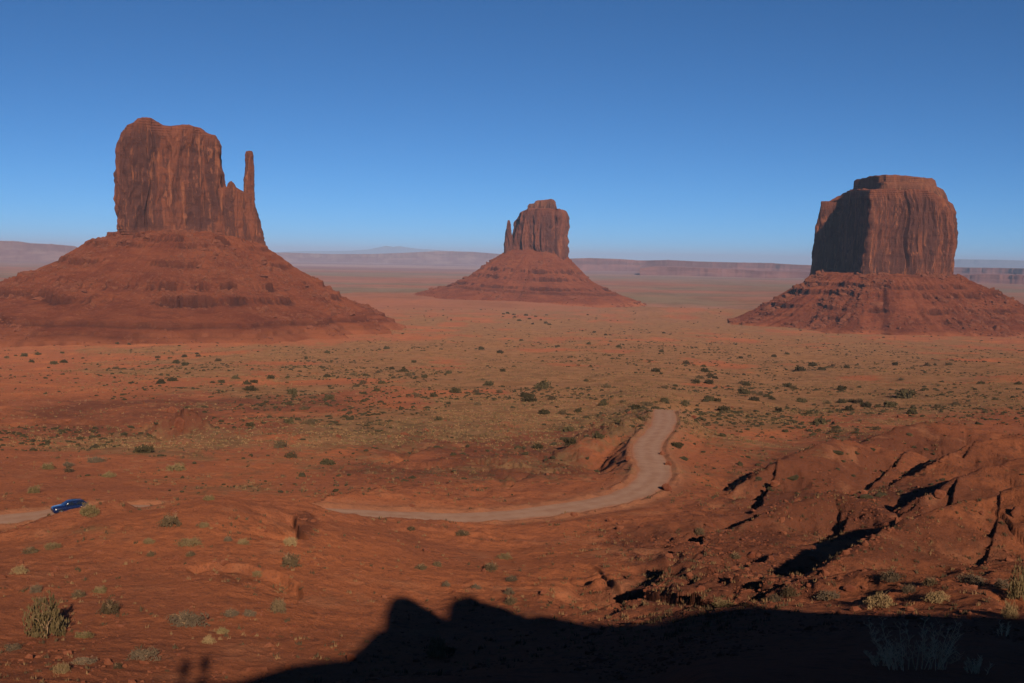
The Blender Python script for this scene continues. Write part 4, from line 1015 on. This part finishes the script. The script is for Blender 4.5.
def boulder(P, w_, h_, lab, group=None, k=0, d_=None):
    o = bpy.data.objects.new('boulder', BM[k % 5]); COL.objects.link(o); o.location = tuple(P+np.array([0, 0, h_*.22])); o.scale = (w_/2, (d_ or w_)/2, h_/2*1.1); o.rotation_euler = (0, 0, k*1.3)
    tag(o, lab, 'boulder', group); return o
BOUL = [(180,428,15,18,'dark rock outcrop block on the red flat beneath the left butte'),(173,412,14,9,'flat slab of rock on top of the outcrop beneath the left butte'),
 (277,606,10,9,'grey rock at the bottom end of the gully crack'),(108,664,10,8,'dark low rock by the bottom left edge'),(125,667,7,5,'small rock right of the dark low rock at bottom left'),
 (288,668,9,8,'rounded rock at the left tip of the big shadow'),(352,660,14,10,'reddish rock half in the edge of the big shadow'),(416,662,8,7,'small red rock inside the big shadow, left of the pale bush'),
 (574,516,10,6,'dark rock on the verge where the road bends right'),(662,455,9,7,'block in place of embankment shade on the right verge, middle of the S-bend'),(668,466,9,9,'block in place of embankment shade on the right verge, just below its neighbour in the S-bend'),  # right verge blocks of the S-bend stand in for embankment shade
 (667,490,14,11,'block in place of embankment shade on the right verge, bottom of the S-bend'),(628,460,7,8,'rock on the left verge inside the S-bend'),(775,485,12,8,'dark rock at the left foot of the first hill'),
 (752,557,14,9,'block in the dark broken ground right of centre'),(700,590,12,8,'block at the edge of the broken ground above the shadow'),(690,577,10,8,'smaller block in the broken ground above the shadow'),
 (850,590,16,9,'dark rock on the sunlit strip left of the yellow-green bush'),(940,496,16,10,'block in place of a black shadow patch in the hollow between the right hills'),(865,545,10,7,'rock in the shaded gully between the two nearest right hills'),  # block in the hollow stands in for a patch of shadow
 (1015,515,12,14,'dark block at the right edge beside the nearest hill')]
PB, ok = hit([b[0] for b in BOUL], [b[1] for b in BOUL])
for i, (b, P) in enumerate(zip(BOUL, PB)):
    D = np.linalg.norm(P); boulder(P, b[2]*D/F*.8, b[3]*D/F*.8, b[4], None, i)

# ------------------------------------------------------------------ blue car on the dirt road
def mesh_b(name, V, Fl, mat, parent, smooth=False, bevel=0):
    me = bpy.data.meshes.new(name); me.from_pydata([tuple(v) for v in V], [], [tuple(f) for f in Fl]); me.materials.append(mat)
    for p in me.polygons: p.use_smooth = smooth
    o = bpy.data.objects.new(name, me); COL.objects.link(o); o.parent = parent
    if bevel: b = o.modifiers.new('b', 'BEVEL'); b.width = bevel; b.segments = 2
    return o
def loft(secs, name, mat, parent, smooth=True):
    """secs: list of rings of equal length"""
    n = len(secs[0]); V = [v for s_ in secs for v in s_]; Fl = []
    for i in range(len(secs)-1):
        for k in range(n): Fl.append((i*n+k, i*n+(k+1) % n, (i+1)*n+(k+1) % n, (i+1)*n+k))
    Fl.append(tuple(range(n))[::-1]); Fl.append(tuple(range((len(secs)-1)*n, len(secs)*n)))
    return mesh_b(name, V, Fl, mat, parent, smooth)
def rring(x, hw, z0, z1, r=.12, cham=.10):
    return [(x, -hw+cham, z0), (x, hw-cham, z0), (x, hw, z0+r), (x, hw, (z0+z1)/2), (x, hw-.03, z1-r), (x, hw-cham-.08, z1), (x, -hw+cham+.08, z1), (x, -hw+.03, z1-r), (x, -hw, (z0+z1)/2), (x, -hw, z0+r)]
M_blue = plain('blue_paint', (.005, .012, .055), .25, .6); M_blue.node_tree.nodes['Principled BSDF'].inputs['Coat Weight'].default_value = .6
M_glass = plain('dark_window_glass', (.012, .014, .018), .08, .8); M_tyre = plain('tyre_rubber', (.02, .02, .02), .85, .1); M_rim = plain('wheel_metal', (.45, .45, .46), .35, .5, .8)
M_trim = plain('black_trim', (.02, .02, .022), .6, .3); M_lamp = plain('lamp_glass', (.75, .75, .72), .15, .8); M_red = plain('tail_lamp_glass', (.45, .02, .02), .2, .6)
cp = ray_at(np.array(70.), np.array(511.5), 138.7); dcar, scar, _ = polydist(np.array([cp[0]]), np.array([cp[1]]), road)
i0 = int(scar[0]); pc = road[i0]*(1-(scar[0]-i0))+road[i0+1]*(scar[0]-i0); dirv = road[i0]-road[i0+1]; hd_ = math.atan2(dirv[1], dirv[0]); pit = math.atan2(dirv[2], math.hypot(dirv[0], dirv[1]))
side = np.array([-math.sin(hd_), math.cos(hd_)])
car = empty('parked_car', (pc[0]-side[0]*.0, pc[1]-side[1]*.0, pc[2]+.06)); car.rotation_euler = (0, -pit, hd_); car.scale = (.86, .86, .84)
tag(car, 'dark blue sport utility car heading left on the pale dirt road', 'car')
loft([rring(x, hw, z0, z1) for x, hw, z0, z1 in [(2.36,.62,.45,.72),(2.28,.84,.30,.86),(1.95,.91,.26,.98),(1.2,.94,.25,1.06),(.95,.94,.25,1.09),(-.5,.95,.25,1.12),(-1.7,.94,.26,1.15),(-2.2,.90,.30,1.12),(-2.34,.80,.38,1.0)]], 'body', M_blue, car)
def gring(x, h0, h1, z0, z1): return [(x, -h0, z0), (x, h0, z0), (x, h1, z1), (x, h1-.12, z1+.03), (x, -h1+.12, z1+.03), (x, -h1, z1)]
loft([gring(.98,.80,.78,1.05,1.06), gring(.25,.86,.68,1.08,1.58), gring(-.6,.87,.70,1.08,1.64), gring(-1.6,.86,.68,1.1,1.60), gring(-2.2,.82,.72,1.08,1.16)], 'cabin', M_blue, car)
for sy in (-1, 1):
    for (xa, xb, xc, xd) in ((.78, .22, -.42, -.42), (-.50, -.50, -1.35, -1.35), (-1.43, -1.43, -1.62, -1.95)):
        f_ = lambda x, z: (x, sy*(.875-(z-1.08)*.335), z)
        mesh_b('side_window', [f_(xa, 1.12), f_(xb, 1.52), f_(xc, 1.54), f_(xd, 1.13)], [(0, 1, 2, 3)], M_glass, car)
    h_ = mesh_b('headlight', [(2.31, sy*.50, .70), (2.10, sy*.90, .72), (2.05, sy*.92, .84), (2.24, sy*.56, .84), (2.1, sy*.5, .70), (2.0, sy*.8, .72), (2.0, sy*.8, .84), (2.1, sy*.5, .84)], [(0,1,2,3),(4,5,6,7),(0,1,5,4),(3,2,6,7),(0,3,7,4),(1,2,6,5)], M_lamp, car)
    mesh_b('tail_light', [(-2.30, sy*.62, .88), (-2.20, sy*.93, .88), (-2.18, sy*.91, 1.06), (-2.28, sy*.62, 1.06), (-2.1, sy*.62, .88), (-2.1, sy*.85, .88), (-2.1, sy*.85, 1.06), (-2.1, sy*.62, 1.06)], [(0,1,2,3),(4,5,6,7),(0,1,5,4),(3,2,6,7),(0,3,7,4),(1,2,6,5)], M_red, car)
    m = mesh_b('wing_mirror', [(.72, sy*.90, 1.10), (.60, sy*.90, 1.10), (.60, sy*1.10, 1.12), (.70, sy*1.08, 1.12), (.72, sy*.90, 1.2), (.60, sy*.90, 1.22), (.60, sy*1.10, 1.26), (.70, sy*1.08, 1.24)], [(0,1,2,3),(4,5,6,7),(0,1,5,4),(3,2,6,7),(0,3,7,4),(1,2,6,5)], M_blue, car)
    mesh_b('roof_rail', [(-.0, sy*.60, 1.66), (-1.6, sy*.60, 1.66), (-1.6, sy*.56, 1.66), (0, sy*.56, 1.66), (-.0, sy*.60, 1.71), (-1.6, sy*.60, 1.70), (-1.6, sy*.56, 1.70), (0, sy*.56, 1.71)], [(0,1,2,3),(4,5,6,7),(0,1,5,4),(3,2,6,7),(0,3,7,4),(1,2,6,5)], M_trim, car)
    for wx in (1.42, -1.42):
        tv, tf, K = [], [], 28
        prof_ = [(.20, -.10), (.33, -.12), (.36, -.07), (.36, .07), (.33, .12), (.20, .10)]
        for k in range(K):
            a = 2*math.pi*k/K
            for (r0, yy) in prof_: tv.append((r0*math.cos(a), yy, r0*math.sin(a)))
        n6 = 6
        for k in range(K):
            for q in range(n6): tf.append((k*n6+q, k*n6+(q+1) % n6, ((k+1) % K)*n6+(q+1) % n6, ((k+1) % K)*n6+q))
        wh = empty('wheel', (wx, sy*.86, .36)); wh.parent = car
        mesh_b('tyre', tv, tf, M_tyre, wh, True)
        rv, rf = [(0, sy*.07, 0)], []
        for k in range(20):
            a = 2*math.pi*k/20; rr_ = .235; rv += [(rr_*math.cos(a), sy*.10, rr_*math.sin(a)), (.07*math.cos(a), sy*.085, .07*math.sin(a)), (rr_*math.cos(a), -sy*.05, rr_*math.sin(a))]
        for k in range(20):
            a, b = 1+3*k, 1+3*((k+1) % 20); rf.append((0, a+1, b+1)); rf.append((a, b, b+2, a+2))
            if k % 4 < 2: rf.append((a, b, b+1, a+1))
        mesh_b('rim', rv, rf, M_rim, wh)
f1 = mesh_b('windscreen', [(.94, -.76, 1.10), (.94, .76, 1.10), (.33, .66, 1.555), (.33, -.66, 1.555)], [(0, 1, 2, 3)], M_glass, car)
mesh_b('rear_window', [(-2.17, -.68, 1.22), (-2.17, .68, 1.22), (-1.69, .60, 1.59), (-1.69, -.60, 1.59)], [(0, 1, 2, 3)], M_glass, car)
mesh_b('grille', [(2.375, -.42, .48), (2.375, .42, .48), (2.375, .46, .68), (2.375, -.46, .68)], [(0, 1, 2, 3)], M_trim, car)

# ------------------------------------------------------------------ two people on the rim (only their shadows reach the picture)
def person(head, gz, top, pants, hairc, lab, face=0.0):
    Ht = 1.74; sc = Ht/1.74
    root = empty('person', (head[0], head[1], gz), face); root.scale = (1.1, 1.1, 1.05)
    nodes = {'pel': (0, 0, .95, .135, .10), 'waist': (0, 0, 1.08, .16, .11), 'chest': (0, -.01, 1.30, .19, .12), 'neckb': (0, 0, 1.46, .06, .06), 'neck': (0, .005, 1.53, .052, .052), 'headm': (0, .02, 1.63, .078, .092), 'headt': (0, .01, 1.69, .065, .075)}
    names = list(nodes); V = [nodes[n][:3] for n in names]; Rr = [nodes[n][3:] for n in names]; E = [(i, i+1) for i in range(len(names)-1)]
    def chain(start, pts):
        p = start
        for x, y, z, r in pts: V.append((x, y, z)); Rr.append((r, r)); E.append((p, len(V)-1)); p = len(V)-1
        return p
    for sx in (-1, 1):
        chain(0, [(sx*.095, 0, .86, .085), (sx*.10, .01, .50, .058), (sx*.10, -.01, .28, .05), (sx*.10, -.02, .08, .038), (sx*.11, .06, .035, .036), (sx*.115, .15, .03, .03)])
        h = chain(2, [(sx*.185, 0, 1.40, .055), (sx*.22, -.01, 1.12, .040), (sx*.215, .08, .88, .028), (sx*.21, .10, .83, .026)])
        for k in range(5): chain(h, [(sx*(.205-.012*(k == 0)), .085+.018*k, .80, .009), (sx*.20, .09+.018*k, .75+.008*abs(k-2), .008)])
    me = bpy.data.meshes.new('body'); me.from_pydata(V, E, []); o = bpy.data.objects.new('body', me); COL.objects.link(o); o.parent = root
    o.modifiers.new('s', 'SKIN'); sk = me.skin_vertices[0].data
    for i, r in enumerate(Rr): sk[i].radius = r
    sk[0].use_root = True; sb = o.modifiers.new('ss', 'SUBSURF'); sb.levels = 1; sb.render_levels = 2
    me.materials.append(pants); o.modifiers['s'].use_smooth_shade = True
    hv, hf = boulder_mesh(9, 2); hv = hv*np.array([.088, .10, .085])+np.array([0, -.005, 1.70]); mesh_b('hair', hv, hf.tolist(), hairc, root, True)
    cv_, cf_, K = [], [], 24
    for z_, rx_, ry_ in [(.55, .21, .15), (.60, .235, .175), (.95, .225, .165), (1.2, .22, .15), (1.38, .235, .14), (1.45, .19, .12), (1.50, .08, .08)]:
        for k in range(K): a_ = 2*math.pi*k/K; cv_.append((rx_*math.cos(a_)*(1+.02*math.sin(5*a_)), ry_*math.sin(a_), z_))
    for i in range(6):
        for k in range(K): cf_.append((i*K+k, i*K+(k+1) % K, (i+1)*K+(k+1) % K, (i+1)*K+k))
    mesh_b('coat', cv_, cf_, top, root, True)  # shell added so the unseen figure casts one solid, darker shadow
    tag(root, lab, 'person'); return root
M_shirt = plain('jacket_cloth', (.08, .09, .13), .9, .05); M_jean = plain('skin_and_cloth', (.10, .09, .10), .9, .05); M_hair = plain('hair', (.03, .02, .015), .7, .2)
Q, ok = hit([187, 206], [660, 656])
for (q, lab) in zip(Q, ('person in a long dark coat added to thicken the shadow, on the rim, left of the two', 'person in a long dark coat added to thicken the shadow, on the rim, right of the two')):
    s_ = (-6.5-q[1])/S[1]; h = q+S*s_; gz = h[2]-1.66
    # ground under the feet: raise the rim locally
    co = rim.data; arr = np.empty(len(co.vertices)*3, np.float32); co.vertices.foreach_get('co', arr); arr = arr.reshape(-1, 3)
    dd = np.hypot(arr[:, 0]-h[0], arr[:, 1]-h[1]); wv = np.clip(1-(dd-.35)/.6, 0, 1); arr[:, 2] = arr[:, 2]*(1-wv)+(gz+.01)*wv; co.vertices.foreach_set('co', arr.ravel()); co.update()
    person(h, gz, M_shirt, M_jean, M_hair, lab); print('person at', h, 'rim there', np.interp(h[0], CR[:, 0], CR[:, 2]))
